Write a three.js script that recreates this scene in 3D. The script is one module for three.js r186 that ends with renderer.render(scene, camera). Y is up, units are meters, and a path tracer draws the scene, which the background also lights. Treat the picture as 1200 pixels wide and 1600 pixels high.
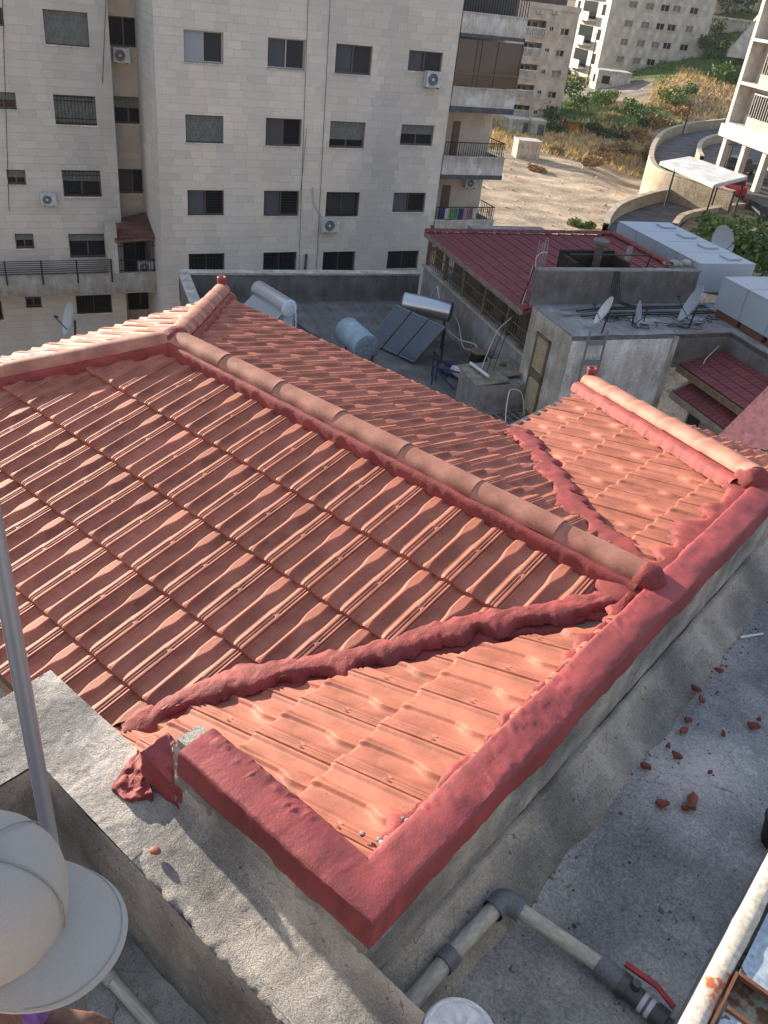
import * as THREE from 'three';
import { mergeGeometries, mergeVertices, toCreasedNormals } from 'three/addons/utils/BufferGeometryUtils.js';
import { MarchingCubes } from 'three/addons/objects/MarchingCubes.js';

const V = (x, y, z) => new THREE.Vector3(x, y, z);
const scene = new THREE.Scene();

// ---------- camera: rolled phone, looking down over the roof (eye at the origin, y up, metres) ----------
const FPX = 1300, VPX = 345, VPY = 2785;                    // focal length and vertical vanishing point in 1200x1600 pixels
const camDown = V(VPX - 600, VPY - 800, FPX).normalize();   // in (right, down, forward) axes
const upC = camDown.clone().negate();
const fwC = V(0, 0, 1).addScaledVector(upC, -upC.z).normalize();
const rtC = V().crossVectors(fwC, upC); if (rtC.x < 0) rtC.negate();
const toWorld = (c) => V(rtC.dot(c), upC.dot(c), -fwC.dot(c));
const camera = new THREE.PerspectiveCamera(2 * Math.atan(800 / FPX) * 180 / Math.PI, 0.75, 0.05, 2000);
camera.quaternion.setFromRotationMatrix(new THREE.Matrix4().makeBasis(
  toWorld(V(1, 0, 0)), toWorld(V(0, -1, 0)), toWorld(V(0, 0, -1))));
camera.position.set(0, 0, 0);
scene.add(camera);

// ---------- sky ----------
const azv = (deg) => V(Math.sin(deg * Math.PI / 180), 0, -Math.cos(deg * Math.PI / 180));
const SUN_AZ = -50.5, SUN_EL = 13.5;
const sunDir = azv(SUN_AZ).multiplyScalar(Math.cos(SUN_EL * Math.PI / 180)).setY(Math.sin(SUN_EL * Math.PI / 180));
{
  const w = 256, h = 128, d = new Float32Array(w * h * 4);
  for (let j = 0; j < h; j++) for (let i = 0; i < w; i++) {
    const th = (j + .5) / h * Math.PI - Math.PI / 2, ph = ((i + .5) / w - .5) * 2 * Math.PI;
    const dir = V(Math.cos(th) * Math.cos(ph), Math.sin(th), Math.cos(th) * Math.sin(ph));
    const e = Math.max(0, dir.y), t = Math.pow(e, .45), g = Math.max(0, dir.dot(sunDir));
    const glow = .55 * Math.pow(g, 4) + .9 * Math.pow(g, 24);
    const c = [.68 - .32 * t + glow, .71 - .23 * t + glow * .82, .77 - .07 * t + glow * .55];
    const k = (j * w + i) * 4;
    for (let q = 0; q < 3; q++) d[k + q] = c[q] * .47;
    d[k + 3] = 1;
  }
  const t = new THREE.DataTexture(d, w, h, THREE.RGBAFormat, THREE.FloatType);
  t.mapping = THREE.EquirectangularReflectionMapping; t.magFilter = t.minFilter = THREE.LinearFilter; t.needsUpdate = true;
  scene.background = t; scene.environment = t;
}
// ---------- sun ----------
const sun = new THREE.DirectionalLight(new THREE.Color(1, .86, .70), 5);
sun.position.copy(sunDir).multiplyScalar(150); sun.target.position.set(0, -6, -20);
sun.position.add(sun.target.position);
sun.castShadow = true; sun.shadow.mapSize.set(4096, 4096); sun.shadow.radius = 1.5;
Object.assign(sun.shadow.camera, { left: -120, right: 120, top: 120, bottom: -120, near: 1, far: 500 });
scene.add(sun, sun.target);
const renderer = new THREE.WebGLRenderer({ antialias: true });
renderer.toneMapping = THREE.LinearToneMapping; renderer.toneMappingExposure = 2.5;
renderer.shadowMap.enabled = true; renderer.outputColorSpace = THREE.SRGBColorSpace;

// ---------- photo pixel to point ----------
function ray(px, py) { return toWorld(V(px - 600, py - 800, FPX).normalize()); }
function onY(px, py, y) { const r = ray(px, py); return r.multiplyScalar(y / r.y); }
function hit(px, py, p, n) { const r = ray(px, py); return r.multiplyScalar(p.dot(n) / r.dot(n)); }

// ---------- random and noise ----------
function rng(seed) { let s = seed >>> 0; return () => { s = (s + 0x6D2B79F5) >>> 0; let t = Math.imul(s ^ (s >>> 15), 1 | s); t = (t + Math.imul(t ^ (t >>> 7), 61 | t)) ^ t; return ((t ^ (t >>> 14)) >>> 0) / 4294967296; }; }
const R0 = rng(7);
function hsh(x, y, z) { let h = Math.imul(x, 374761393) ^ Math.imul(y, 668265263) ^ Math.imul(z, 2147483647 ^ 0x5bd1e995); h = Math.imul(h ^ (h >>> 13), 1274126177); return ((h ^ (h >>> 16)) >>> 0) / 4294967296; }
const fade = (t) => t * t * (3 - 2 * t), lerp = (a, b, t) => a + (b - a) * t, clamp = (x, a = 0, b = 1) => Math.min(b, Math.max(a, x));
const sst = (a, b, x) => fade(clamp((x - a) / (b - a)));
function n3(x, y, z, per = 0) {
  const X = Math.floor(x), Y = Math.floor(y), Z = Math.floor(z), u = fade(x - X), v = fade(y - Y), w = fade(z - Z);
  const m = (a) => per ? ((a % per) + per) % per : a;
  const H = (i, j, k) => hsh(m(X + i), m(Y + j), Z + k);
  return lerp(lerp(lerp(H(0, 0, 0), H(1, 0, 0), u), lerp(H(0, 1, 0), H(1, 1, 0), u), v), lerp(lerp(H(0, 0, 1), H(1, 0, 1), u), lerp(H(0, 1, 1), H(1, 1, 1), u), v), w) * 2 - 1;
}
function fbm(x, y, z, o = 4, per = 0) { let s = 0, a = .5, p = per; for (let i = 0; i < o; i++) { s += a * n3(x, y, z + i * 17, p); x *= 2; y *= 2; z *= 2; p *= 2; a *= .5; } return s; }

// ---------- textures (tileable, uv in metres through repeat) ----------
function tex(n, fn, colour = true) {
  const d = new Uint8Array(n * n * 4);
  for (let j = 0; j < n; j++) for (let i = 0; i < n; i++) {
    const c = fn(i / n, j / n), k = (j * n + i) * 4;
    for (let q = 0; q < 3; q++) d[k + q] = clamp(Array.isArray(c) ? c[q] : c) * 255;
    d[k + 3] = 255;
  }
  const t = new THREE.DataTexture(d, n, n, THREE.RGBAFormat); t.wrapS = t.wrapT = THREE.RepeatWrapping;
  t.magFilter = THREE.LinearFilter; t.minFilter = THREE.LinearMipmapLinearFilter; t.generateMipmaps = true; t.anisotropy = 8;
  if (colour) t.colorSpace = THREE.SRGBColorSpace; t.needsUpdate = true; return t;
}
const rep = (t, s) => { const c = t.clone(); c.repeat.set(1 / s, 1 / s); c.needsUpdate = true; return c; };
// mottled grey: value near 1, so the material colour sets the tone
const mottle = (seed, lo, hi, speck, fine = .5) => tex(512, (u, v) => {
  let a = fbm(u * 6, v * 6, seed, 5, 6) * .9 + .5, b = fbm(u * 64, v * 64, seed + 9, 2, 64) * fine;
  let c = lerp(lo, hi, clamp(a)) + b * .25; if (n3(u * 90, v * 90, seed + 3, 90) > speck) c *= .72;
  return c;
});
const T = {
  conc: mottle(11, .70, 1, .86), fineA: mottle(23, .84, 1, .93, .35), stain: tex(512, (u, v) => {
    const a = clamp(fbm(u * 4, v * 4, 5, 5, 4) + .5), s = clamp(fbm(u * 24, v * 2, 8, 4, 2 * 12) + .5), g = fbm(u * 80, v * 80, 2, 2, 80) * .12;
    const k = lerp(.78, 1, a) * lerp(.88, 1, s) + g; return [k, k * lerp(.975, 1, a), k * lerp(.93, 1, a)];
  }),
  clay: tex(512, (u, v) => {
    const a = fbm(u * 5, v * 5, 31, 5, 5), b = fbm(u * 70, v * 70, 33, 2, 70); let k = .93 + a * .20 + b * .05;
    let r = k, g = k * (1 + a * .04), bl = k * (1 + a * .05);
    const p = fbm(u * 9, v * 9, 71, 4, 9); if (p > .42) { const q = clamp((p - .42) * 6) * .3; r = lerp(r, 1.02, q); g = lerp(g, 1.1, q); bl = lerp(bl, 1.15, q); }
    const sp = n3(u * 60, v * 60, 40, 60); if (sp > .955) { r *= .7; g *= .7; bl *= .72; }
    return [r * .9, g * .9, bl * .9];
  }),
  concF: tex(768, (u, v) => {
    const a = fbm(u * 4, v * 4, 111, 6, 4), e = fbm(u * 9, v * 9, 113, 5, 9), gr = hsh(Math.floor(u * 768), Math.floor(v * 768), 5), g2 = n3(u * 256, v * 256, 3, 256);
    let k = .80 + a * .35 + (gr - .5) * .16 + g2 * .09; if (e > .17) k *= lerp(1, .93, clamp((e - .17) * 9)); if (e < -.30) k *= 1.1;
    const cr = Math.abs(fbm(u * 5 + 3, v * 5, 120, 4, 5)); if (cr < .006 && a > .02) k *= .72; if (n3(u * 110, v * 110, 30, 110) > .9) k *= .66;
    return [k, k * (1 - a * .03), k * (1 - a * .07)];
  }),
  bumpFine: tex(512, (u, v) => .5 + fbm(u * 48, v * 48, 3, 3, 48) * .7, false),
  bumpRough: tex(512, (u, v) => .5 + fbm(u * 30, v * 30, 13, 3, 30) * .55 + fbm(u * 90, v * 90, 14, 2, 90) * .35, false),
  brush: tex(512, (u, v) => { const w = fbm(u * 6, v * 6, 50, 3, 6) * .6; return .5 + fbm((u + w * .08) * 10, (v + w * .05) * 60, 51, 3, 10) * .5 + fbm(u * 30, v * 30, 52, 2, 30) * .22; }, false),
  redPaint: tex(512, (u, v) => {
    const a = fbm(u * 5, v * 5, 61, 5, 5), b = fbm(u * 40, v * 40, 62, 3, 40); const k = .92 + a * .22 + b * .1;
    return [k, k * (1 - b * .12), k * (1 - b * .1)];
  }),
};
const lin = (r, g, b) => new THREE.Color().setRGB(r, g, b);
function mat(c, o = {}) { return new THREE.MeshStandardMaterial({ color: Array.isArray(c) ? lin(...c) : c, roughness: .85, side: THREE.DoubleSide, ...o }); }
const pm = (c, t, s, o = {}) => new THREE.MeshPhysicalMaterial({ color: lin(...c), side: THREE.DoubleSide, map: rep(t, s), ...o });
const tm = (c, t, s, o = {}) => mat(c, { map: rep(t, s), ...o });

const M = {
  terrace: tm([.53, .515, .50], T.concF, 1.5, { bumpMap: rep(T.bumpFine, .4), bumpScale: .002, roughness: .93 }),
  rough: tm([.67, .63, .57], T.concF, .8, { bumpMap: rep(T.bumpRough, .085), bumpScale: .0034, roughness: .95 }),
  
  smooth: tm([.46, .43, .385], T.concF, .9, { bumpMap: rep(T.bumpFine, .5), bumpScale: .002 }),
  cant: tm([.46, .425, .37], T.concF, .9, { bumpMap: rep(T.bumpFine, .25), bumpScale: .002 }),
  red: tm([.315, .054, .058], T.redPaint, .5, { roughness: .58, bumpMap: rep(T.bumpRough, .22), bumpScale: .0006 }),
  redRough: tm([.30, .048, .045], T.redPaint, .3, { roughness: .72, bumpMap: rep(T.bumpRough, .12), bumpScale: .0012 }),
  shard: tm([.30, .085, .055], T.clay, .3, { roughness: .8 }), doorGlass: mat([.03, .032, .035], { roughness: .2 }), clayA: [], clayCap: pm([.55, .25, .18], T.clay, .45, { specularIntensity: .6, roughness: .68, bumpMap: rep(T.bumpFine, .5), bumpScale: .0003 }),
  pvc: tm([.50, .48, .42], T.fineA, .4, { roughness: .5 }), pvcGrey: tm([.16, .17, .19], T.fineA, .3, { roughness: .5 }),
  brass: mat([.10, .095, .09], { roughness: .5, metalness: .6 }), white: tm([.74, .74, .76], T.fineA, .3, { roughness: .6 }),
  galv: mat([.38, .445, .51], { roughness: .5, metalness: .2 }), steel: mat([.42, .46, .50], { roughness: .38, metalness: .55 }),
  black: mat([.015, .015, .017], { roughness: .5 }), dark: mat([.02, .02, .022], { roughness: .8 }), iron: mat([.02, .018, .018], { roughness: .55 }),
};
for (let i = 0; i < 7; i++) M.clayA.push(pm([.495 * (1 + (i - 3) * .032), .172 * (1 + (i - 3) * .036), .113 * (1 + (i - 3) * .04)], T.clay, .33 + i * .07, { roughness: .62, specularIntensity: .5, bumpMap: rep(T.bumpFine, .4), bumpScale: .0002 }));

// ---------- things and parts ----------
const taken = {};
function numbered(n) { const k = taken[n] = (taken[n] ?? -1) + 1; return k ? n + '_' + String(k).padStart(3, '0') : n; }
function thing(name, label, category, p = V(0, 0, 0), group) {
  const o = new THREE.Group(); o.name = numbered(name); o.position.copy(p); o.userData = { label, category }; if (group) o.userData.group = group;
  scene.add(o); return o;
}
// geometry is given in world coordinates; the mesh hangs under its thing
function part(parent, name, geo, material, kind) {
  const gs = Array.isArray(geo) ? merge(geo) : geo; let t = parent; const off = V(0, 0, 0);
  while (t && t !== scene) { off.add(t.position); t = t.parent; }
  gs.translate(-off.x, -off.y, -off.z);
  const m = new THREE.Mesh(gs, material); m.name = name; m.castShadow = m.receiveShadow = true; if (kind) m.userData.kind = kind; parent.add(m); return m;
}
function subgroup(parent, name) { const g = new THREE.Group(); g.name = name; parent.add(g); return g; }
function single(name, geo, material, label, category, group) {
  const g = Array.isArray(geo) ? merge(geo) : geo; g.computeBoundingBox(); const b = g.boundingBox, p = V((b.min.x + b.max.x) / 2, b.min.y, (b.min.z + b.max.z) / 2);
  g.translate(-p.x, -p.y, -p.z); const m = new THREE.Mesh(g, material); m.position.copy(p); m.name = numbered(name); m.castShadow = m.receiveShadow = true;
  m.userData = { label, category }; if (group) m.userData.group = group; scene.add(m); return m;
}
function struct(name, geo, material, label, category) { const m = new THREE.Mesh(Array.isArray(geo) ? merge(geo) : geo, material); m.name = numbered(name); m.receiveShadow = m.castShadow = true; m.userData = { kind: 'structure', label, category }; scene.add(m); return m; }
function merge(gs) {
  return mergeGeometries(gs.map(g => { const q = g.index ? g.toNonIndexed() : g; for (const k of Object.keys(q.attributes)) if (!['position', 'normal', 'uv'].includes(k)) q.deleteAttribute(k); if (!q.attributes.uv) uvBox(q); return q; }));
}
function uvBox(g) {
  const p = g.attributes.position, n = g.attributes.normal, uv = new Float32Array(p.count * 2);
  for (let i = 0; i < p.count; i++) {
    const ax = Math.abs(n.getX(i)), ay = Math.abs(n.getY(i)), az = Math.abs(n.getZ(i));
    const x = p.getX(i), y = p.getY(i), z = p.getZ(i);
    if (ay > ax && ay > az) { uv[2 * i] = x; uv[2 * i + 1] = z; } else { const L = Math.hypot(n.getX(i), n.getZ(i)) || 1; uv[2 * i] = (-n.getZ(i) * x + n.getX(i) * z) / L; uv[2 * i + 1] = y; }
  }
  g.setAttribute('uv', new THREE.BufferAttribute(uv, 2)); return g;
}
// ---------- geometry helpers ----------
function fromTris(pos) { const g = new THREE.BufferGeometry(); g.setAttribute('position', new THREE.Float32BufferAttribute(pos, 3)); g.computeVertexNormals(); return uvBox(g); }
function quadsGeo(quads) { const p = []; for (const [a, b, c, d] of quads) for (const v of [a, b, c, a, c, d]) p.push(v.x, v.y, v.z); return fromTris(p); }
function pbox(o, a, b, c) { // corner and three edge vectors
  const P = (i, j, k) => o.clone().addScaledVector(a, i).addScaledVector(b, j).addScaledVector(c, k);
  const q = [[[0, 0, 0], [0, 1, 0], [1, 1, 0], [1, 0, 0]], [[0, 0, 1], [1, 0, 1], [1, 1, 1], [0, 1, 1]], [[0, 0, 0], [1, 0, 0], [1, 0, 1], [0, 0, 1]], [[0, 1, 0], [0, 1, 1], [1, 1, 1], [1, 1, 0]], [[0, 0, 0], [0, 0, 1], [0, 1, 1], [0, 1, 0]], [[1, 0, 0], [1, 1, 0], [1, 1, 1], [1, 0, 1]]];
  const s = V().crossVectors(a, b).dot(c) < 0;
  return quadsGeo(q.map(f => { const r = f.map(e => P(...e)); return s ? r.reverse() : r; }));
}
function bar(p, q, w, h = w, up = V(0, 1, 0)) {
  const d = q.clone().sub(p), dn = d.clone().normalize(); let s = V().crossVectors(dn, up); if (s.length() < 1e-3) s = V(1, 0, 0).cross(dn); s.normalize(); const u = V().crossVectors(s, dn).normalize();
  return pbox(p.clone().addScaledVector(s, -w / 2).addScaledVector(u, -h / 2), s.multiplyScalar(w), u.multiplyScalar(h), d);
}
function rod(p, q, r, seg = 10, r2 = r) {
  const d = q.clone().sub(p), L = d.length(); const g = new THREE.CylinderGeometry(r2, r, L, seg, 1); g.translate(0, L / 2, 0);
  g.applyQuaternion(new THREE.Quaternion().setFromUnitVectors(V(0, 1, 0), d.normalize())); g.translate(p.x, p.y, p.z); return g;
}
function tube(pts, r, seg = 6, n) { return new THREE.TubeGeometry(new THREE.CatmullRomCurve3(pts, false, 'catmullrom', .35), n || pts.length * 8, r, seg, false); }
function slab(pts, t) { // planar polygon (any order) with thickness vector t added to the far side
  const tri = []; const n = pts.length; for (let i = 1; i < n - 1; i++) { tri.push([pts[0], pts[i], pts[i + 1]]); }
  const pos = []; const put = (...v) => v.forEach(e => pos.push(e.x, e.y, e.z));
  const b = pts.map(p => p.clone().add(t));
  for (let i = 1; i < n - 1; i++) { put(pts[0], pts[i], pts[i + 1]); put(b[0], b[i + 1], b[i]); }
  for (let i = 0; i < n; i++) { const j = (i + 1) % n; put(pts[i], b[i], b[j]); put(pts[i], b[j], pts[j]); }
  return fromTris(pos);
}
// sweep a profile along frames with noise. frames: {p, x, y}; profile: [[a,b],...]
function sweep(frames, profile, amp = 0, freq = 8, seed = 0, edge = null) {
  const nf = frames.length, np = profile.length, pos = [], uv = [], idx = []; let L = 0;
  const cum = [0]; for (let j = 1; j < np; j++) cum.push(cum[j - 1] + Math.hypot(profile[j][0] - profile[j - 1][0], profile[j][1] - profile[j - 1][1]));
  for (let i = 0; i < nf; i++) {
    const f = frames[i]; if (i) L += f.p.distanceTo(frames[i - 1].p);
    for (let j = 0; j < np; j++) {
      let [a, b] = profile[j]; if (f.sx) a *= f.sx; if (f.sy) b *= f.sy;
      if (edge) [a, b] = edge(i, j, a, b, L);
      const p = f.p.clone().addScaledVector(f.x, a).addScaledVector(f.y, b);
      const d = amp * fbm(p.x * freq + seed, p.y * freq, p.z * freq, 3), e = amp * fbm(p.x * freq + seed + 50, p.y * freq, p.z * freq + 20, 3);
      p.addScaledVector(f.x, d).addScaledVector(f.y, e); pos.push(p.x, p.y, p.z); uv.push(L, cum[j]);
    }
  }
  for (let i = 0; i < nf - 1; i++) for (let j = 0; j < np - 1; j++) { const a = i * np + j, b = a + 1, c = a + np, d = c + 1; idx.push(a, c, b, b, c, d); }
  const g = new THREE.BufferGeometry(); g.setAttribute('position', new THREE.Float32BufferAttribute(pos, 3)); g.setAttribute('uv', new THREE.Float32BufferAttribute(uv, 2)); g.setIndex(idx); g.computeVertexNormals(); return g;
}
function lineFrames(a, b, n, x, y, fn) { const r = []; for (let i = 0; i <= n; i++) { const f = { p: a.clone().lerp(b, i / n), x, y }; if (fn) Object.assign(f, fn(i / n, f)); r.push(f); } return r; }
// displaced sheet over a planar quad
function sheet(a, b, c, d, nu, nv, n, amp, freq, seed = 0) {
  const pos = [], uv = [], idx = [];
  for (let i = 0; i <= nu; i++) for (let j = 0; j <= nv; j++) {
    const p = a.clone().lerp(b, i / nu).lerp(d.clone().lerp(c, i / nu), j / nv);
    p.addScaledVector(n, amp * fbm(p.x * freq + seed, p.y * freq, p.z * freq, 4)); pos.push(p.x, p.y, p.z);
    uv.push(i / nu * a.distanceTo(b), j / nv * a.distanceTo(d));
  }
  for (let i = 0; i < nu; i++) for (let j = 0; j < nv; j++) { const q = i * (nv + 1) + j; idx.push(q, q + nv + 1, q + 1, q + 1, q + nv + 1, q + nv + 2); }
  const g = new THREE.BufferGeometry(); g.setAttribute('position', new THREE.Float32BufferAttribute(pos, 3)); g.setAttribute('uv', new THREE.Float32BufferAttribute(uv, 2)); g.setIndex(idx); g.computeVertexNormals(); return g;
}
const UP = V(0, 1, 0);
// ---------- the tiled roof: frame with u along the ridge towards the parapet, v away along the parapet, h above the ridge ----------
const RY = -1.80, RA = onY(275, 540, RY), RB = onY(1005, 915, RY), RL = RA.distanceTo(RB);
const U = RB.clone().sub(RA).normalize(), W = V(U.z, 0, -U.x); if (W.z > 0) W.negate();
const RP = (u, v, h) => RA.clone().addScaledVector(U, u).addScaledVector(W, v).add(V(0, h, 0));
const TF = .30;   // front pitch
// profile of one interlocking clay tile, x across, y up the slope from its lower end
const TW = .205, TE = .349, TLEN = .392;
function tileZ(x, y) {
  // two rounded pans, a thin rib with a flared head between them, a band of three ribs at the right edge
  const low = 1 - sst(.0, .046, y), top = sst(.205, .275, y) * (1 - .25 * sst(.30, .36, y));
  const hw = .0024 + .007 * low + .0185 * top, xr = .079 + .004 * top, d = x - xr;
  const L = .0112 * (1 - sst(.001, .020, x));
  const rib = (1 - .2 * (1 - sst(.0, .02, y))) * (.0125 + .0025 * top + clamp(d, -hw, hw) * .10) * (1 - sst(hw, hw + (d < 0 ? .017 : .014) - .004 * top, Math.abs(d)));
  const fl = .022 + .006 * sst(.15, .3, y) - .006 * low; let t = .0135 + (x - .164) * .05;
  const brk = Math.abs(y - .19) < .010 ? 0 : 1, sh = y > .19 ? .0014 : -.0014;
  for (const gx of [.174, .186]) t -= .0042 * brk * (1 - sst(.0014, .0036, Math.abs(x - gx - sh)));
  if (Math.abs(y - .195) < .013) t -= .003 * (1 - sst(.002, .005, Math.abs((x - .18) * .9 - (y - .195) * .55)));
  let z = Math.max(L, rib, t * sst(.164 - fl, .164, x));
  z -= .010 * sst(.2018, .2024, x);
  z += .023 * (1 - y / TE) - .005 * (1 - sst(0, .009, y));
  return z;
}
function tileGeo(xs, ys, zf, skirt, lx, side = .012) {
  const pos = [], uv = [], idx = [], nx = xs.length, ny = ys.length;
  for (const y of ys) for (const x of xs) { pos.push(x, y, zf(x, y)); uv.push(x, y); }
  for (let j = 0; j < ny - 1; j++) for (let i = 0; i < nx - 1; i++) { const a = j * nx + i; idx.push(a, a + 1, a + nx, a + 1, a + nx + 1, a + nx); }
  const top = new THREE.BufferGeometry(); top.setAttribute('position', new THREE.Float32BufferAttribute(pos, 3)); top.setAttribute('uv', new THREE.Float32BufferAttribute(uv, 2)); top.setIndex(idx); top.computeVertexNormals();
  const q = [];
  for (let i = 0; i < nx - 1; i++) { const a = V(xs[i], ys[0], zf(xs[i], ys[0])), b = V(xs[i + 1], ys[0], zf(xs[i + 1], ys[0])); q.push([a.clone().setZ(skirt), b.clone().setZ(skirt), b, a]); }
  if (side) for (const s of [0, nx - 1]) for (let j = 0; j < ny - 1; j++) { const a = V(xs[s], ys[j], zf(xs[s], ys[j])), b = V(xs[s], ys[j + 1], zf(xs[s], ys[j + 1])); q.push([a, b, b.clone().setZ(b.z - side), a.clone().setZ(a.z - side)]); }
  const sk = quadsGeo(q); const su = sk.attributes.uv, sp = sk.attributes.position; for (let i = 0; i < su.count; i++) su.setXY(i, sp.getX(i), sp.getY(i) + sp.getZ(i));
  return merge([top, sk]);
}
const tileHi = tileGeo([0, .003, .007, .011, .015, .020, .036, .044, .049, .053, .057, .0605, .064, .068, .071, .074, .077, .080, .083, .086, .089, .092, .096, .100, .105, .110, .122, .136, .142, .147, .152, .157, .162, .168, .1715, .1728, .1752, .1765, .180, .1835, .1848, .1872, .1885, .194, .198, .2018, .2024, .205],
  [0, .003, .008, .018, .028, .038, .048, .10, .16, .178, .183, .19, .197, .202, .207, .225, .24, .255, .27, .285, .32, .352, .392], tileZ, -.002, 0);
const tileMid = tileGeo([0, .006, .013, .02, .046, .056, .063, .070, .075, .081, .086, .092, .100, .108, .13, .146, .155, .163, .172, .174, .176, .184, .186, .188, .197, .2018, .2024, .205],
  [0, .006, .02, .045, .12, .19, .225, .255, .285, .352, .392], tileZ, -.002, 0);
// keep what lies inside a convex outline (slope coordinates); returns null when nothing is left
function clipTile(g, ox, oy, poly) {
  const src = g.index ? g.toNonIndexed() : g, P = src.attributes.position, Nn = src.attributes.normal, Uv = src.attributes.uv;
  let tris = []; for (let i = 0; i < P.count; i += 3) { const t = []; for (let k = 0; k < 3; k++) t.push([P.getX(i + k), P.getY(i + k), P.getZ(i + k), Nn.getX(i + k), Nn.getY(i + k), Nn.getZ(i + k), Uv.getX(i + k), Uv.getY(i + k)]); tris.push(t); }
  for (const [a, b, c] of poly) {
    const out = [];
    for (const t of tris) {
      const r = []; for (let k = 0; k < t.length; k++) {
        const p = t[k], q = t[(k + 1) % t.length], dp = a * (p[0] + ox) + b * (p[1] + oy) + c, dq = a * (q[0] + ox) + b * (q[1] + oy) + c;
        if (dp >= 0) r.push(p); if ((dp >= 0) !== (dq >= 0)) { const s = dp / (dp - dq); r.push(p.map((e, m) => e + (q[m] - e) * s)); }
      }
      if (r.length > 2) out.push(r);
    }
    tris = out; if (!tris.length) return null;
  }
  const pos = [], nor = [], uv = []; for (const t of tris) for (let k = 1; k < t.length - 1; k++) for (const v of [t[0], t[k], t[k + 1]]) { pos.push(v[0], v[1], v[2]); nor.push(v[3], v[4], v[5]); uv.push(v[6], v[7]); }
  const o = new THREE.BufferGeometry(); o.setAttribute('position', new THREE.Float32BufferAttribute(pos, 3)); o.setAttribute('normal', new THREE.Float32BufferAttribute(nor, 3)); o.setAttribute('uv', new THREE.Float32BufferAttribute(uv, 2)); return o;
}
// lay tiles on a sloping convex polygon
function layTiles(parent, poly, o) {
  const { geo = tileHi, tw = TW, te = TE, mats = M.clayA, anchor = poly[0], seed = 1, jit = .006, limit = 1e9, name = 'roof_tile', lift = 0 } = o;
  const n = V(); for (let i = 0; i < poly.length; i++) { const a = poly[i], b = poly[(i + 1) % poly.length]; n.add(V((a.y - b.y) * (a.z + b.z), (a.z - b.z) * (a.x + b.x), (a.x - b.x) * (a.y + b.y))); }
  n.normalize(); if (n.y < 0) n.negate();
  const up = UP.clone().addScaledVector(n, -n.y).normalize(), X = V().crossVectors(up, n).normalize();
  const pc = poly.map(p => { const d = p.clone().sub(anchor); return [d.dot(X), d.dot(up)]; });
  let area = 0; pc.forEach((p, i) => { const q = pc[(i + 1) % pc.length]; area += p[0] * q[1] - p[1] * q[0]; }); if (area < 0) pc.reverse();
  const pl = pc.map((p, i) => { const q = pc[(i + 1) % pc.length]; const dx = q[0] - p[0], dy = q[1] - p[1], L = Math.hypot(dx, dy); return [-dy / L, dx / L, (dy * p[0] - dx * p[1]) / L]; });
  const xs = pc.map(p => p[0]), ys = pc.map(p => p[1]), r = rng(seed);
  const basis = new THREE.Matrix4().makeBasis(X, up, n), q0 = new THREE.Quaternion().setFromRotationMatrix(basis);
  const off = V(); let t = parent; while (t && t !== scene) { off.add(t.position); t = t.parent; }
  const list = [];
  for (let j = Math.floor(Math.min(...ys) / te) - 1; j * te < Math.max(...ys); j++) for (let i = Math.floor(Math.min(...xs) / tw) - 1; i * tw < Math.max(...xs); i++) {
    const ox = i * tw, oy = j * te, cor = [[0, 0], [tw, 0], [0, te * 1.12], [tw, te * 1.12]].map(c => pl.map(([a, b, c0]) => a * (ox + c[0]) + b * (oy + c[1]) + c0));
    const m = Math.floor(r() * mats.length), a = (r() - .5) * 2 * jit, b = (r() - .5) * 2 * jit, dz = r() * .003, c = (r() - .5) * .8 * jit;
    if (pl.some((_, k) => cor.every(e => e[k] < 0))) continue;
    let g = geo; if (!cor.every(e => e.every(v => v >= 0))) g = clipTile(geo, ox, oy, pl); if (!g) continue;
    const q = q0.clone().multiply(new THREE.Quaternion().setFromEuler(new THREE.Euler(a, b, c)));
    const p = anchor.clone().addScaledVector(X, ox).addScaledVector(up, oy).addScaledVector(n, dz + lift);
    list.push({ g, q, p, m, d: p.length() });
  }
  list.sort((a, b) => a.d - b.d);
  const rest = [];
  list.forEach((e, i) => {
    if (i < limit) { const me = new THREE.Mesh(e.g, mats[e.m]); me.name = name; me.castShadow = me.receiveShadow = true; me.quaternion.copy(e.q); me.position.copy(e.p).sub(off); parent.add(me); }
    else { const g2 = e.g.clone(); g2.applyQuaternion(e.q); g2.translate(e.p.x, e.p.y, e.p.z); rest.push(g2); }
  });
  if (rest.length) part(parent, 'far_roof_tiles', rest, mats[0], 'stuff');
  return { n, up, X, count: list.length };
}
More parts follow.
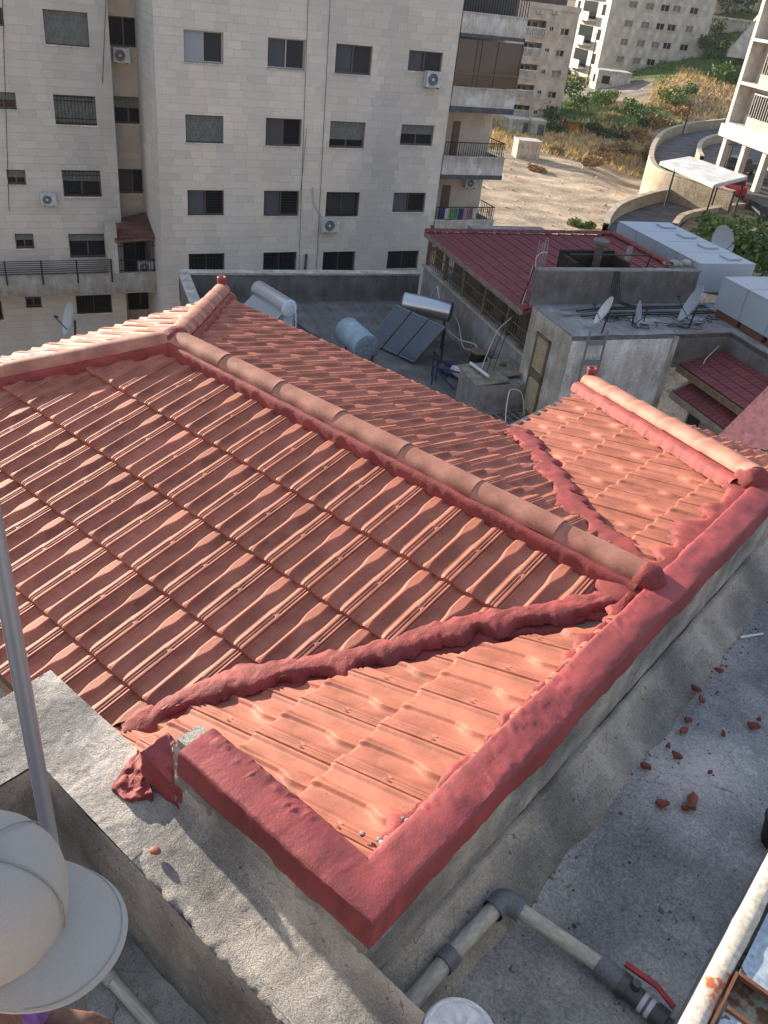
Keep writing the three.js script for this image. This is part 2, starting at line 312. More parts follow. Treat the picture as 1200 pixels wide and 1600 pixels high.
// half-round cap tiles from a to b; side: horizontal across
function caps(parent, a, b, { n, r = .077, name = 'ridge_cap', m = M.clayCap, seed = 3, flare = 1.03, lift = 0 }) {
  const d = b.clone().sub(a), L = d.length(), dn = d.clone().normalize(), s = V().crossVectors(dn, UP).normalize(), u = V().crossVectors(s, dn).normalize(), rr = rng(seed);
  for (let i = 0; i < n; i++) {
    const t0 = i / n, t1 = Math.min(1.0, (i + 1.10) / n), prof = [], o = (rr() - .5) * .006, o2 = (rr() - .5) * .005;
    const mk = (rad, off) => { const pr = []; for (let k = 0; k <= 16; k++) { const w = Math.PI * (k / 16); pr.push([-Math.cos(w) * rad, Math.sin(w) * rad * .86 + off]); } return pr; };
    const fr = []; const N = 3;
    for (let k = 0; k <= N; k++) { const t = k / N; const sc = lerp(1, flare, t) + 0; fr.push({ p: a.clone().addScaledVector(d, lerp(t0, t1, t)).addScaledVector(u, lift + o2 + t * .006).addScaledVector(s, o), x: s, y: u, sx: sc, sy: sc }); }
    const g = sweep(fr, mk(r, 0), 0, 9, seed + i * 3);
    // wall thickness at both ends
    const inn = sweep(fr, mk(r - .013, 0), 0, 9, seed + i * 3); const endq = [];
    for (const e of [0, N]) for (let k = 0; k < 16; k++) { const G = g.attributes.position, I = inn.attributes.position, at = (A, q) => V().fromBufferAttribute(A, q), w = e * 17 + k; endq.push([at(G, w), at(G, w + 1), at(I, w + 1), at(I, w)]); }
    part(parent, name, [g, inn, quadsGeo(endq)], m);
  }
  return { s, u, dn, L };
}
// lumpy mortar bead following points; ragged edges
function mortar(parent, pts, hw, ht, { name = 'red_mortar', seed = 1, m = M.redRough, amp = .012, freq = 10, n = 90, sink = .012, up = UP, rag = .35 } = {}) {
  const cv = new THREE.CatmullRomCurve3(pts, false, 'catmullrom', .2), fr = [];
  for (let i = 0; i <= n; i++) { const p = cv.getPointAt(i / n), t = cv.getTangentAt(i / n), x = V().crossVectors(t, up).normalize(), y = V().crossVectors(x, t).normalize(); fr.push({ p, x, y }); }
  const prof = []; for (let k = 0; k <= 12; k++) { const c = k / 6 - 1; prof.push([c * hw, ht * Math.pow(1 - c * c, .34) - sink * c * c * c * c]); }
  return part(parent, name, sweep(fr, prof, amp, freq, seed, (i, j, a, b, L) => {
    const c = Math.abs(j / 6 - 1), side = j < 6 ? 0 : 40; const e = 1 + rag * c * (fbm(L * 14, side, seed, 5) * 1.9); return [a * e, b + amp * .6 * fbm(L * 30, j * .7, seed + 9, 2)];
  }), m);
}

// slopes as convex polygons
const TB = .279, HD = -.405;                       // back pitch and drop of the far eave
const H1 = hit(-2, 597, RA, UP.clone().addScaledVector(W, -TF)).sub(RA);
const hipL = [H1.dot(U), H1.dot(W), H1.y], sc = 2.35;
const hipEnd = RP(hipL[0] * sc, hipL[1] * sc, hipL[2] * sc);
const F1 = RP(-1.331, 1.445, HD), E2 = RP(1.311, 1.402, HD), F2 = RP(1.31, 2.39, -.425), W2 = RP(RL + .02, 1.10, 0), WB = RP(RL + .02, 0, 0);
const valF = hit(215, 1128, RA, UP.clone().addScaledVector(W, -TF)).sub(RA), vu = valF.dot(U), vv = valF.dot(W), vh = valF.y, vk = 1.06;
const valEnd = RP(RL + (vu - RL) * vk, vv * vk, vh * vk);
const roof = thing('hipped_tile_roof', 'hipped clay tile roof with pale ridge caps and dark red mortar joints', 'roof', RP(0, 0, -.6));
const jointU = hit(367.5, 720, RA, UP.clone().addScaledVector(W, -TF)).sub(RA).dot(U);
{
  // front slope
  const k = 1.5 / -hipL[1];
  const eaveL = RP(hipL[0] * 2.3, hipL[1] * 2.3, hipL[2] * 2.3), vE = hipL[1] * 2.3;
  const valLow = RP(RL + (vu - RL) * vE / vv, vE, vh * vE / vv);
  const s0 = .412 * Math.sqrt(1 + TF * TF);
  layTiles(roof, [RP(0, 0, 0), RP(RL, 0, 0), valLow, eaveL], { anchor: RP(jointU - .002, -.412, -.412 * TF), seed: 11, limit: 190 });
  // hip end facing the sun, and the far slope
  const nH = V(); layTiles(roof, [RP(0, 0, 0), eaveL, F1], { anchor: RP(-.05, .1, -.02), seed: 12, geo: tileMid, limit: 190 });
}
const roofB = thing('lean_to_tile_roof', 'low clay tile slopes draining away from the red parapet coping', 'roof', RP(RL, 0, -.6));
layTiles(roofB, [RP(RL, 0, 0), E2, F1, RP(0, 0, 0)].reverse(), { anchor: RP(.03, .35, -.35 * TB), seed: 13, limit: 140 });
{ const dn = (p) => p.clone().add(V(0, -.015, 0)); layTiles(roofB, [RP(RL + .02, 0, 0), W2, F2, E2].map(dn), { anchor: dn(RP(RL - .20, .15, -.06)), seed: 14 }); }
const lowC = RP(RL + .04, -1.60, 0), te1 = -vh / (RL - vu);
const monoLow = RP(vu - .12, -1.60, -(RL - vu + .12) * te1);
{ const dz = -.028, dn = (p) => p.add(V(0, dz, 0)); layTiles(roofB, [dn(RP(RL + .04, 0, .04 * te1)), dn(lowC.clone().setY(RY + .04 * te1)), dn(RP(vu - .14, -1.60, -(RL - vu + .14) * te1)), dn(RP(vu - .03, vv, vh))], { anchor: dn(RP(RL - .29, -1.60 + .06, -.29 * te1)), seed: 15 }); }
layTiles(roofB, [RP(RL + .02, 1.1, 0), RP(RL + .02, 2.5, -.46), F2], { anchor: RP(RL - .4, 1.6, -.16), seed: 16, geo: tileMid });
// ridge, hips
caps(roof, RP(-.02, 0, .036), RP(RL - .015, 0, .036), { n: 7, seed: 5, r: .060 });
caps(roof, RP(-.0, 0, .042), RP(hipL[0] * 2.25, hipL[1] * 2.25, hipL[2] * 2.25 + .042), { n: 5, name: 'hip_cap', seed: 6, r: .060 });
caps(roof, RP(0, .0, .04), F1.clone().add(V(0, .04, 0)), { n: 5, name: 'hip_cap', seed: 7, r: .060 });
caps(roofB, W2.clone().add(V(0, .05, 0)), F2.clone().add(V(0, .045, 0)), { n: 5, name: 'hip_cap', seed: 8, r: .063 });
// red mortar under the caps, both sides
const beadR = (a, b, side, o) => { const d = b.clone().sub(a).normalize(), s = V().crossVectors(d, UP).normalize().multiplyScalar(side); const pts = []; for (let i = 0; i <= 6; i++) pts.push(a.clone().lerp(b, i / 6).add(s)); return pts; };
mortar(roof, beadR(RP(-.02, 0, .004), RP(RL, 0, .004), .064), .030, .036, { seed: 21, amp: .003, n: 260, rag: .12, sink: .026 });
mortar(roof, beadR(RP(-.02, 0, .004), RP(RL, 0, .004), -.062), .030, .034, { seed: 22, amp: .003, n: 200, rag: .12, sink: .026 });
mortar(roof, beadR(RP(0, 0, .012), RP(hipL[0] * 2.2, hipL[1] * 2.2, hipL[2] * 2.2 + .012), -.054), .032, .034, { seed: 23, amp: .003, n: 200, rag: .12, sink: .026 });
mortar(roof, beadR(RP(0, 0, .006), RP(hipL[0] * 2.2, hipL[1] * 2.2, hipL[2] * 2.2 + .006), .06), .030, .03, { seed: 33, amp: .004, n: 200, sink: .02 });
mortar(roof, beadR(RP(0, 0, .006), F1.clone().add(V(0, .006, 0)), .062), .040, .03, { seed: 24, amp: .003, n: 200, rag: .3, sink: .02 });
mortar(roof, beadR(RP(0, 0, .006), F1.clone().add(V(0, .006, 0)), -.056), .030, .03, { seed: 34, amp: .004, n: 200, sink: .02 });
mortar(roofB, beadR(W2.clone().add(V(0, .008, 0)), F2.clone().add(V(0, .008, 0)), -.066), .062, .036, { seed: 25, amp: .003, n: 260, rag: .12, sink: .02 });
mortar(roofB, beadR(W2.clone().add(V(0, .006, 0)), F2.clone().add(V(0, .006, 0)), .06), .034, .03, { seed: 26, amp: .004, n: 200, sink: .02 });
// junction blob at the apex and stained mortar where the ridge meets the parapet
const lump = (c, r, seed, sx = 1, sy = .6, sz = 1) => { const g = new THREE.IcosahedronGeometry(r, 4), p = g.attributes.position; for (let i = 0; i < p.count; i++) { const v = V().fromBufferAttribute(p, i), k = 1 + .28 * fbm(v.x * 9 / r * .1 + seed, v.y * 9 / r * .1, v.z * 9 / r * .1, 3) + .15 * fbm(v.x * 40 + seed, v.y * 40, v.z * 40, 2); p.setXYZ(i, v.x * k * sx + c.x, v.y * k * sy + c.y, v.z * k * sz + c.z); } const q = mergeVertices((g.deleteAttribute('normal'), g.deleteAttribute('uv'), g)); q.computeVertexNormals(); return uvBox(q); };
part(roof, 'red_mortar', lump(RP(-.012, .004, .045), .074, 1, 1, .8, 1), M.redRough);
part(roof, 'red_mortar', lump(RP(RL + .005, -.0, .026), .078, 4, 1.0, .85, 1.0), M.redRough); part(roof, 'red_mortar', lump(RP(RL - .02, -.04, -.012), .10, 14, 1.2, .35, 1.1), M.redRough);
part(roofB, 'red_mortar', lump(W2.clone().add(V(-.01, .025, 0)), .082, 9, 1, .85, 1), M.redRough);
// valley mortar
const vf = (px, py, lift = .016) => { const p = hit(px, py, RA, UP.clone().addScaledVector(W, -TF)); return p.add(V(0, lift, 0)); };
mortar(roofB, [vf(195, 1143, .0), vf(300, 1092), vf(380, 1066), vf(450, 1052), vf(560, 1030), vf(640, 1005), vf(720, 985), vf(800, 968), vf(880, 957), vf(985, 935)], .058, .024, { name: 'valley_mortar', seed: 27, amp: .008, n: 320, rag: .5, freq: 9 });
const vb = (px, py, lift = .012) => { const n = UP.clone().addScaledVector(W, TB); return hit(px, py, RA, n).add(V(0, lift, 0)); };
mortar(roofB, [vb(803, 678, .02), vb(835, 712, .02), vb(862, 748, .02), vb(890, 790, .02), vb(930, 830, .02), vb(970, 865, .02), vb(1015, 900, .02)], .080, .016, { name: 'valley_mortar', seed: 28, amp: .006, n: 300, rag: .55, freq: 9 });
mortar(roofB, [RP(RL + .01, -.02, .0), RP(RL + .01, .4, .0), RP(RL + .01, .8, .0), RP(RL, 1.12, .01)], .075, .016, { name: 'red_mortar', seed: 29, amp: .005, n: 240, rag: .6 });
mortar(roofB, [RP(RL + .02, -1.5, .0), RP(RL + .02, -1, .0), RP(RL + .02, -.5, .0), RP(RL - .01, -.05, .01)], .03, .010, { name: 'red_mortar', seed: 30, amp: .004, n: 240, rag: .8 });
// mortar bed running down under the valley bead onto the lower tiles
mortar(roofB, [vf(200, 1152, -.03), vf(300, 1104, -.025), vf(450, 1064, -.025), vf(640, 1018, -.025), vf(800, 980, -.025), vf(980, 945, -.02)], .075, .03, { name: 'mortar_bed', seed: 127, amp: .010, n: 200, rag: .5, freq: 9 });
// finials: short red clay stubs at the two far corners
for (const [p, l, sd] of [[F1, 0, 1], [F2, 0, 2]]) {
  const fr = []; const pr = [[.03, -.02], [.032, .03], [.034, .075], [.038, .10], [.030, .108], [.018, .104], [0, .09]];
  const g = new THREE.LatheGeometry(pr.map(([x, y]) => new THREE.Vector2(x, y)), 20); const P = g.attributes.position; for (let i = 0; i < P.count; i++) { const k = 1 + .12 * fbm(P.getX(i) * 30 + sd, P.getY(i) * 20, P.getZ(i) * 30, 2); P.setXYZ(i, P.getX(i) * k, P.getY(i), P.getZ(i) * k); }
  g.translate(p.x, p.y + .045, p.z); part(sd === 1 ? roof : roofB, 'finial', g, M.red);
}
// metal gutter edge along the two far eaves and soffit boards so that the eaves have thickness
const gutterM = mat([.11, .11, .12], { roughness: .6, metalness: .4 });
for (const [a, b] of [[F1, E2], [E2, F2]]) { part(roofB, 'gutter', [bar(a.clone().add(V(0, -.02, 0)), b.clone().add(V(0, -.02, 0)), .03, .06)], gutterM); }
// roof boarding below the tiles (keeps light from leaking) : thin slabs under each slope
const deckM = mat([.18, .12, .08]);
{
  const dn = V(0, -.05, 0), lo = (p) => p.clone().add(V(0, -.035, 0)), far = RP(hipL[0] * 2.3, hipL[1] * 2.3, hipL[2] * 2.3);
  const valLow = RP(RL + (vu - RL) * hipL[1] * 2.3 / vv, hipL[1] * 2.3, vh * hipL[1] * 2.3 / vv);
  part(roof, 'boarding', [slab([RP(0, 0, 0), RP(RL, 0, 0), valLow, far].map(lo), dn), slab([RP(0, 0, 0), far, F1].map(lo), dn), slab([RP(RL, 0, 0), E2, F1, RP(0, 0, 0)].map(lo), dn)], deckM);
  part(roofB, 'boarding', [slab([RP(RL, 0, 0), W2, F2, E2].map(lo), dn), slab([RP(RL + .04, 0, 0), lowC, monoLow, RP(vu, vv, vh)].map(lo), dn), slab([W2, RP(RL + .02, 2.5, -.46), F2].map(lo), dn)], deckM);
}
// ---------- terrace, parapet with red coping, ledge ----------
const FLOOR = -2.25, PIT = -2.5, LEDGE = -2.06;
const fl = (u, v, y) => RP(u, v, 0).setY(y);
struct('terrace_floor', sheet(fl(2.84, -4, FLOOR), fl(7.5, -4, FLOOR), fl(7.5, 9, FLOOR), fl(2.84, 9, FLOOR), 150, 300, UP, .010, 5, 3), M.terrace, 'grey stained concrete terrace floor beside the red parapet', 'floor');
struct('terrace_floor', [sheet(fl(1.0, -4.5, PIT), fl(3.2, -4.5, PIT), fl(3.2, -1.7, PIT), fl(1.0, -1.7, PIT), 60, 60, UP, .012, 6, 5)], M.smooth, 'lower concrete floor of the recess where the person stands', 'floor');
{
  const par = thing('parapet_wall', 'low roughcast parapet with thick glossy dark red painted coping', 'wall', fl(2.82, -1.6, FLOOR));
  const X = U.clone(), Z = W.clone();
  // wall cores
  part(par, 'wall', [sheet(fl(2.862, -1.682, -1.80), fl(2.862, 6, -1.80), fl(2.862, 6, -2.28), fl(2.862, -1.682, -2.28), 420, 26, U, .005, 60, 1),
    sheet(fl(2.15, -1.676, -1.80), fl(2.862, -1.682, -1.80), fl(2.862, -1.682, -2.3), fl(2.15, -1.676, -2.3), 110, 60, W.clone().negate(), .006, 55, 2),
    pbox(fl(2.78, -1.67, -3.4), U.clone().multiplyScalar(.075), V(0, 1.62, 0), W.clone().multiplyScalar(7.7)),
    pbox(fl(2.16, -1.668, -3.4), U.clone().multiplyScalar(.66), V(0, 1.62, 0), W.clone().multiplyScalar(.075))], M.rough);
  // red coping: right run, left run
  const prof = [[-.014, -.075], [-.011, -.04], [-.008, -.008], [-.004, .003], [.004, .008], [.018, .0095], [.032, .0105], [.046, .011], [.06, .011], [.075, .0105], [.092, .010], [.106, .0085], [.1125, .006], [.1155, .001], [.117, -.008], [.118, -.026], [.119, -.046], [.120, -.066], [.120, -.084], [.112, -.088]];
  const ragged = (seed, k) => (i, j, a, b, L) => {
    if (j >= 17) b += .028 * fbm(L * 9, seed, 1, 4) - (j === 19 ? -.002 : 0);
    if (j >= 3 && j <= 12) { const q = L * 3.2; b += .009 * fbm(q, j * .22 + seed, 3, 3); const rg = Math.abs(fbm(L * 6 + 4, j * .42, seed + 5, 4)); b += .0055 * Math.max(0, 1 - rg * 16) * sst(-.05, .15, fbm(L * 1.5, j * .1, seed + 8, 2)); }
    if (j > 9) a += .007 * fbm(L * 4, 7, seed, 3); if (j < 3) a += .010 * fbm(L * 14, 2, seed, 3); return [a, b];
  };
  const yT = RY + .034;
  { const fr = [...lineFrames(fl(2.205, -1.583, yT - .012), fl(2.766, -1.583, yT), 150, W.clone().negate(), UP), { p: fl(2.768, -1.583, yT), x: U.clone().sub(W), y: UP }, ...lineFrames(fl(2.768, -1.581, yT), fl(2.768, 6, yT), 900, U, UP)]; part(par, 'red_coping', uvBox(sweep(fr, prof, .0022, 26, 3, ragged(2))), M.red); }
  // corner and end caps of the coating
  part(par, 'red_coping', [lump(fl(2.222, -1.64, yT - .04), .055, 3, .6, .75, 1)], M.red);
  // cement fillet at the foot of the wall
  const cp = [[0, .118], [.006, .122], [.018, .123], [.026, .120], [.030, .112], [.036, .100], [.055, .084], [.080, .064], [.108, .044], [.134, .024], [.156, .008], [.175, -.012]];
  part(par, 'fillet', sweep(lineFrames(fl(2.862, -1.9, FLOOR), fl(2.862, 6, FLOOR), 420, U, UP), cp, .004, 9, 5, (i, j, a, b, L) => [a * (1 + .03 * fbm(L * 2.2, 3, 4, 3)) + (j < 6 ? .010 * fbm(L * 5, 9, 2, 4) : 0) + (j > 8 ? .022 * fbm(L * 7, 1, 2, 4) : 0), b + .006 * fbm(L * 3, j * .3, 6, 3)]), M.cant);
}
{
  // roughcast ledge: L-shaped wall round the recess
  const led = thing('roughcast_ledge', 'pale roughcast concrete ledge wrapping the recess below the red coping', 'wall', fl(1.9, -1.75, PIT));
  const neg = W.clone().negate();
  const lp = [[.0, .14], [.006, .10], [.012, .06], [.022, .034], [.036, .018], [.052, .008], [.07, .002], [.09, -.002], [.11, -.004], [.13, -.006], [.15, -.008], [.165, -.011], [.178, -.016], [.184, -.024], [.187, -.034]];
  part(led, 'roughcast_top', sweep(lineFrames(fl(2.19, -1.672, LEDGE), fl(3.05, -1.684, LEDGE - .02), 130, neg, UP), lp, .003, 46, 4, (i, j, a, b, L) => [a + (j > 10 ? .010 * fbm(L * 12, 1, 3, 4) : 0), b]), M.rough);
  part(led, 'roughcast_top', [sheet(fl(1.452, -1.642, LEDGE + .012), fl(2.2, -1.632, LEDGE + .004), fl(2.2, -1.862, LEDGE - .012), fl(1.452, -1.862, LEDGE), 150, 46, UP, .003, 46, 2), sheet(fl(1.452, -1.856, LEDGE), fl(1.75, -1.856, LEDGE), fl(1.75, -3.4, LEDGE), fl(1.452, -3.4, LEDGE), 50, 200, UP, .003, 46, 6)], M.rough);
  part(led, 'wall_face', [sheet(fl(1.748, -1.861, LEDGE - .016), fl(3.1, -1.868, LEDGE - .03), fl(3.1, -1.872, PIT - .05), fl(1.748, -1.865, PIT - .05), 90, 30, neg, .010, 7, 9), sheet(fl(1.748, -1.86, LEDGE - .012), fl(1.748, -3.4, LEDGE - .012), fl(1.744, -3.4, PIT - .05), fl(1.744, -1.86, PIT - .05), 80, 30, U, .010, 7, 8)], M.smooth);
  part(led, 'wall_core', [pbox(fl(1.465, -1.85, -3.6), U.clone().multiplyScalar(1.5), V(0, 3.6 + LEDGE - .025, 0), W.clone().multiplyScalar(.195)), pbox(fl(1.465, -3.4, -3.6), U.clone().multiplyScalar(.27), V(0, 3.6 + LEDGE - .025, 0), W.clone().multiplyScalar(1.55))], M.rough);
  // broken parapet stub, painted red, and the paint dragged onto the ledge
  const stub = thing('broken_parapet_stub', 'broken parapet stub painted dark red beside the gap in the coping', 'masonry stub', fl(2.12, -1.66, LEDGE));
  const yS = -1.905, q = [onY(219, 1174, yS), onY(260, 1144, yS), onY(288, 1166, yS), onY(287, 1238, yS - .06), onY(272, 1228, yS - .07)];
  const blk = (top, depth, amp, seed) => { const N = 14, gs = []; const c = top.reduce((a, b) => a.add(b), V(0, 0, 0)).multiplyScalar(1 / top.length); const pos = []; const nz = (p) => p.clone().add(V(fbm(p.x * 40 + seed, p.y * 40, p.z * 40, 3), fbm(p.x * 40, p.y * 40 + seed, p.z * 40, 3), fbm(p.x * 40, p.y * 40, p.z * 40 + seed, 3)).multiplyScalar(amp)); const put = (a, b, d) => [a, b, d].forEach(v => { const w = nz(v); pos.push(w.x, w.y, w.z); });
    for (let e = 0; e < top.length; e++) { const a = top[e], b = top[(e + 1) % top.length];
      for (let i = 0; i < N; i++) for (let j = 0; j < N; j++) { const f = (s, t) => c.clone().lerp(a.clone().lerp(b, s), t); const t0 = j / N, t1 = (j + 1) / N, s0 = i / N, s1 = (i + 1) / N; put(f(s0, t0), f(s0, t1), f(s1, t1)); put(f(s0, t0), f(s1, t1), f(s1, t0));
        const h = (s, t) => a.clone().lerp(b, s).add(V(0, -depth * t, 0)); put(h(s0, t0), h(s0, t1), h(s1, t1)); put(h(s0, t0), h(s1, t1), h(s1, t0)); } }
    let g = new THREE.BufferGeometry(); g.setAttribute('position', new THREE.Float32BufferAttribute(pos, 3)); g = mergeVertices(g, 1e-4); g.computeVertexNormals(); return uvBox(g); };
  part(stub, 'stub', blk(q, .10, .008, 5), M.red);
  part(stub, 'masonry', blk(q.map(p => p.clone().lerp(fl(2.12, -1.66, p.y), .12).add(V(0, -.06, 0))), .16, .006, 7), M.rough);
  const dq = [onY(172, 1228, LEDGE + .012), onY(214, 1172, LEDGE + .02), onY(226, 1190, LEDGE + .05), onY(236, 1240, LEDGE + .03), onY(195, 1246, LEDGE + .012)];
  part(stub, 'paint_daub', blk(dq, .03, .016, 9), M.redRough);
}
// small debris on the ledge and loose mortar bits on the tiles
single('clay_crumb', lump(onY(243, 1330, LEDGE + .008), .014, 2, 1.2, .6, .9), M.clayA[0], 'small orange clay crumb lying on the pale ledge', 'crumb');
[[598, 1318, .012], [604, 1311, .009], [592, 1312, .008], [566, 1303, .009], [636, 1283, .008], [630, 1279, .006], [610, 1320, .008]].forEach(([x, y, r], i) => { const n = UP.clone().addScaledVector(U, -te1); const p = hit(x, y, RP(RL, 0, .012), n); single('mortar_crumb', lump(p, r, i, 1, .7, 1), tmCrumb(), 'grey mortar crumb lying on the orange tiles in the coping corner', 'crumb', 'mortar crumbs in the coping corner'); });
function tmCrumb() { return M.rough; }

// ---------- pipes, valve, bucket, shards ----------
{
  const y = FLOOR + .085, e = onY(787, 1404, y), a = onY(598, 1618, y), j = onY(699, 1499, y), r1 = onY(938, 1508, FLOOR + .036), r2 = onY(1050, 1606, FLOOR + .036);
  const pipe = thing('water_pipe', 'pale plastic water pipe with grey elbow and red lever valve on the terrace', 'pipe', e.clone().setY(FLOOR));
  const d1 = a.clone().sub(e).normalize(), d2 = r1.clone().sub(e).normalize();
  part(pipe, 'pipe', rod(e.clone().addScaledVector(d1, .03), j, .024, 20), M.pvc);
  part(pipe, 'pipe', rod(j, a, .024, 20), M.pvc);
  part(pipe, 'coupling', rod(j.clone().addScaledVector(d1, -.022), j.clone().addScaledVector(d1, .022), .030, 20), M.pvcGrey);
  part(pipe, 'pipe', rod(e.clone().addScaledVector(d2, .03), r1, .022, 20), M.pvc);
  part(pipe, 'elbow', [tube([e.clone().addScaledVector(d1, .055), e.clone().addScaledVector(d1, .025), e.clone().addScaledVector(d1, .004).addScaledVector(d2, .004), e.clone().addScaledVector(d2, .025), e.clone().addScaledVector(d2, .055)], .033, 16, 24)], M.pvcGrey);
  const d3 = r2.clone().sub(r1).normalize(), at = (t) => r1.clone().addScaledVector(d3, t);
  part(pipe, 'reducer', [rod(at(-.005), at(.055), .030, 20), rod(at(.05), at(.062), .033, 20)], M.pvcGrey);
  const vb2 = part(pipe, 'valve', [rod(at(.06), at(.085), .034, 8), rod(at(.085), at(.125), .028, 16), rod(at(.165), at(.20), .030, 8), rod(at(.19), at(.30), .018, 14), rod(at(.10), at(.10).add(V(0, .05, 0)), .012, 12)], M.brass);
  for (const t of [.128, .148, .245, .265]) part(pipe, 'thread_tape', rod(at(t), at(t + .012), .027, 18), M.white);
  part(pipe, 'coupling', rod(at(.115), at(.17), .0235, 16), M.pvcGrey);
  const s3 = V().crossVectors(d3, UP).normalize();
  part(vb2, 'lever', [bar(at(.05).addScaledVector(s3, -.028).add(V(0, .042, 0)), at(.14).addScaledVector(s3, -.034).add(V(0, .050, 0)), .015, .008), bar(at(.14).addScaledVector(s3, -.034).add(V(0, .050, 0)), at(.20).addScaledVector(s3, -.02).add(V(0, .046, 0)), .014, .007)], tm([.42, .03, .035], T.fineA, .2, { roughness: .4 }));
  // pipe in the recess
  const b0 = onY(158, 1512, PIT + .02), b1 = onY(252, 1618, PIT + .02);
  const dd = b1.clone().sub(b0).normalize(); const rp = thing('recess_pipe', 'cream plastic pipe lying on the recess floor beside the person', 'pipe', b0.clone().setY(PIT));
  part(rp, 'pipe', rod(b0.clone().addScaledVector(dd, -.4), b1.clone().addScaledVector(dd, .4), .018, 16), tm([.62, .60, .48], T.fineA, .3, { roughness: .5 }));
  part(rp, 'coupling', rod(b0.clone().addScaledVector(dd, .02), b0.clone().addScaledVector(dd, .06), .022, 16), M.pvc);
}
{
  const c = onY(718, 1620, -2.03), r = .088, b = V(c.x, FLOOR, c.z), hgt = c.y - FLOOR;
  const bk = thing('paint_bucket', 'small white lidded plastic bucket on the terrace floor', 'bucket', b);
  const L = (pts, seg = 40) => { const g = new THREE.LatheGeometry(pts.map(p => new THREE.Vector2(...p)), seg); g.translate(b.x, b.y, b.z); return g; };
  part(bk, 'body', L([[0, 0], [r * .84, 0], [r * .86, .004], [r * .97, hgt - .02], [r * .97, hgt - .006]]), M.white);
  const lid = part(bk, 'lid', L([[0, hgt - .004], [r * .86, hgt - .004], [r * .9, hgt + .003], [r * .99, hgt + .003], [r * 1.03, hgt - .004], [r * 1.03, hgt - .016], [r * .98, hgt - .016]]), M.white);
  part(lid, 'stain', lump(V(b.x - .012, b.y + hgt - .003, b.z + .03), .008, 3, 1, .25, 1), M.dark);
  part(bk, 'handle', [tube([V(b.x - r, b.y + hgt - .03, b.z), V(b.x - r * .8, b.y + hgt - .07, b.z + r * .8), V(b.x, b.y + hgt - .09, b.z + r * 1.1), V(b.x + r * .8, b.y + hgt - .07, b.z + r * .8), V(b.x + r, b.y + hgt - .03, b.z)], .003)], M.steel);
}
{
  const sh = [[1122, 1052, .024, .4], [1087, 1083, .034, 1.2], [1094, 1098, .032, 2.0], [1073, 1129, .02, .3], [1064, 1146, .030, 2.6], [1056, 1185, .024, 1.1], [1042, 1170, .016, 2], [1008, 1203, .032, .7], [1107, 1211, .014, .2], [1080, 1257, .050, 2.2], [1033, 1260, .030, .1], [1067, 1267, .014, .8], [1176, 1138, .030, .2], [1128, 1149, .018, 1.4], [1184, 1128, .016, 2.4]];
  sh.forEach(([x, y, s, a], i) => {
    s *= .8; const r = rng(90 + i), c = onY(x, y, FLOOR + .004), n = 5, top = [], pts = [];
    for (let k = 0; k < n; k++) { const w = k / n * 6.283 + r() * .9, q = s * (.55 + r() * .6); pts.push([Math.cos(w) * q * 1.15, Math.sin(w) * q * .62]); }
    const tilt = .2 + r() * .5; const T3 = pts.map(([p, q]) => V(c.x + p * Math.cos(a) - q * Math.sin(a), c.y + .012 + tilt * (p + s) * .32 + .012 * Math.cos(q / s * 2), c.z + p * Math.sin(a) + q * Math.cos(a)));
    const g = [slab(T3, V(.002, -.013, .001))]; if (s > .028) g.push(slab(T3.slice(0, 3).map(v => v.clone().lerp(c, .35).add(V(0, .014, 0))), V(.004, -.018, .003)));
    single('tile_shard', g, M.shard, 'broken red clay tile shard scattered on the terrace floor', 'tile shard', 'broken tile shards on the terrace floor');
  });
  // grit on the terrace and fine debris : uncountable
  const r = rng(5), im = new THREE.InstancedMesh(new THREE.IcosahedronGeometry(.006, 0), mat([.10, .095, .09]), 3200), mx = new THREE.Matrix4();
  const gc = new THREE.Color();
  for (let i = 0; i < 3200; i++) { const v = -2.2 + r() * 4.6, u = 3.0 + Math.pow(r(), i % 4 ? 4.5 : 1.6) * 1.6 + .03 * n3(v * 3, 1, 2), s = .12 + r() * r() * r() * 1.5; mx.makeRotationFromEuler(new THREE.Euler(r() * 6, r() * 6, r() * 6)).scale(V(s, s * .6, s)); const p = fl(u, v, FLOOR + .003); mx.setPosition(p); im.setMatrixAt(i, mx); const k = r(); gc.setRGB(.6 + k * 2, .6 + k * 1.7, .6 + k * 1.4); im.setColorAt(i, gc); }
  im.name = 'terrace_grit'; im.userData = { kind: 'stuff', label: 'fine dark grit and crumbs strewn along the foot of the parapet', category: 'grit' }; scene.add(im);
  const a = onY(1156, 996, FLOOR + .008), b = onY(1192, 990, FLOOR + .008);
  single('stick', rod(a, b, .007, 8, .005), M.white, 'thin white stick lying on the terrace by the parapet foot', 'stick');
  // black pot at the frame edge
  const c = onY(1234, 1288, FLOOR + .1); const g = new THREE.LatheGeometry([[0, .0], [.055, 0], [.06, .01], [.072, .09], [.078, .10], [.074, .11], [.066, .105], [.058, .02], [0, .018]].map(p => new THREE.Vector2(...p)), 32); g.translate(c.x, FLOOR, c.z);
  single('plant_pot', g, M.black, 'small empty black plastic pot on the terrace floor', 'pot');
}
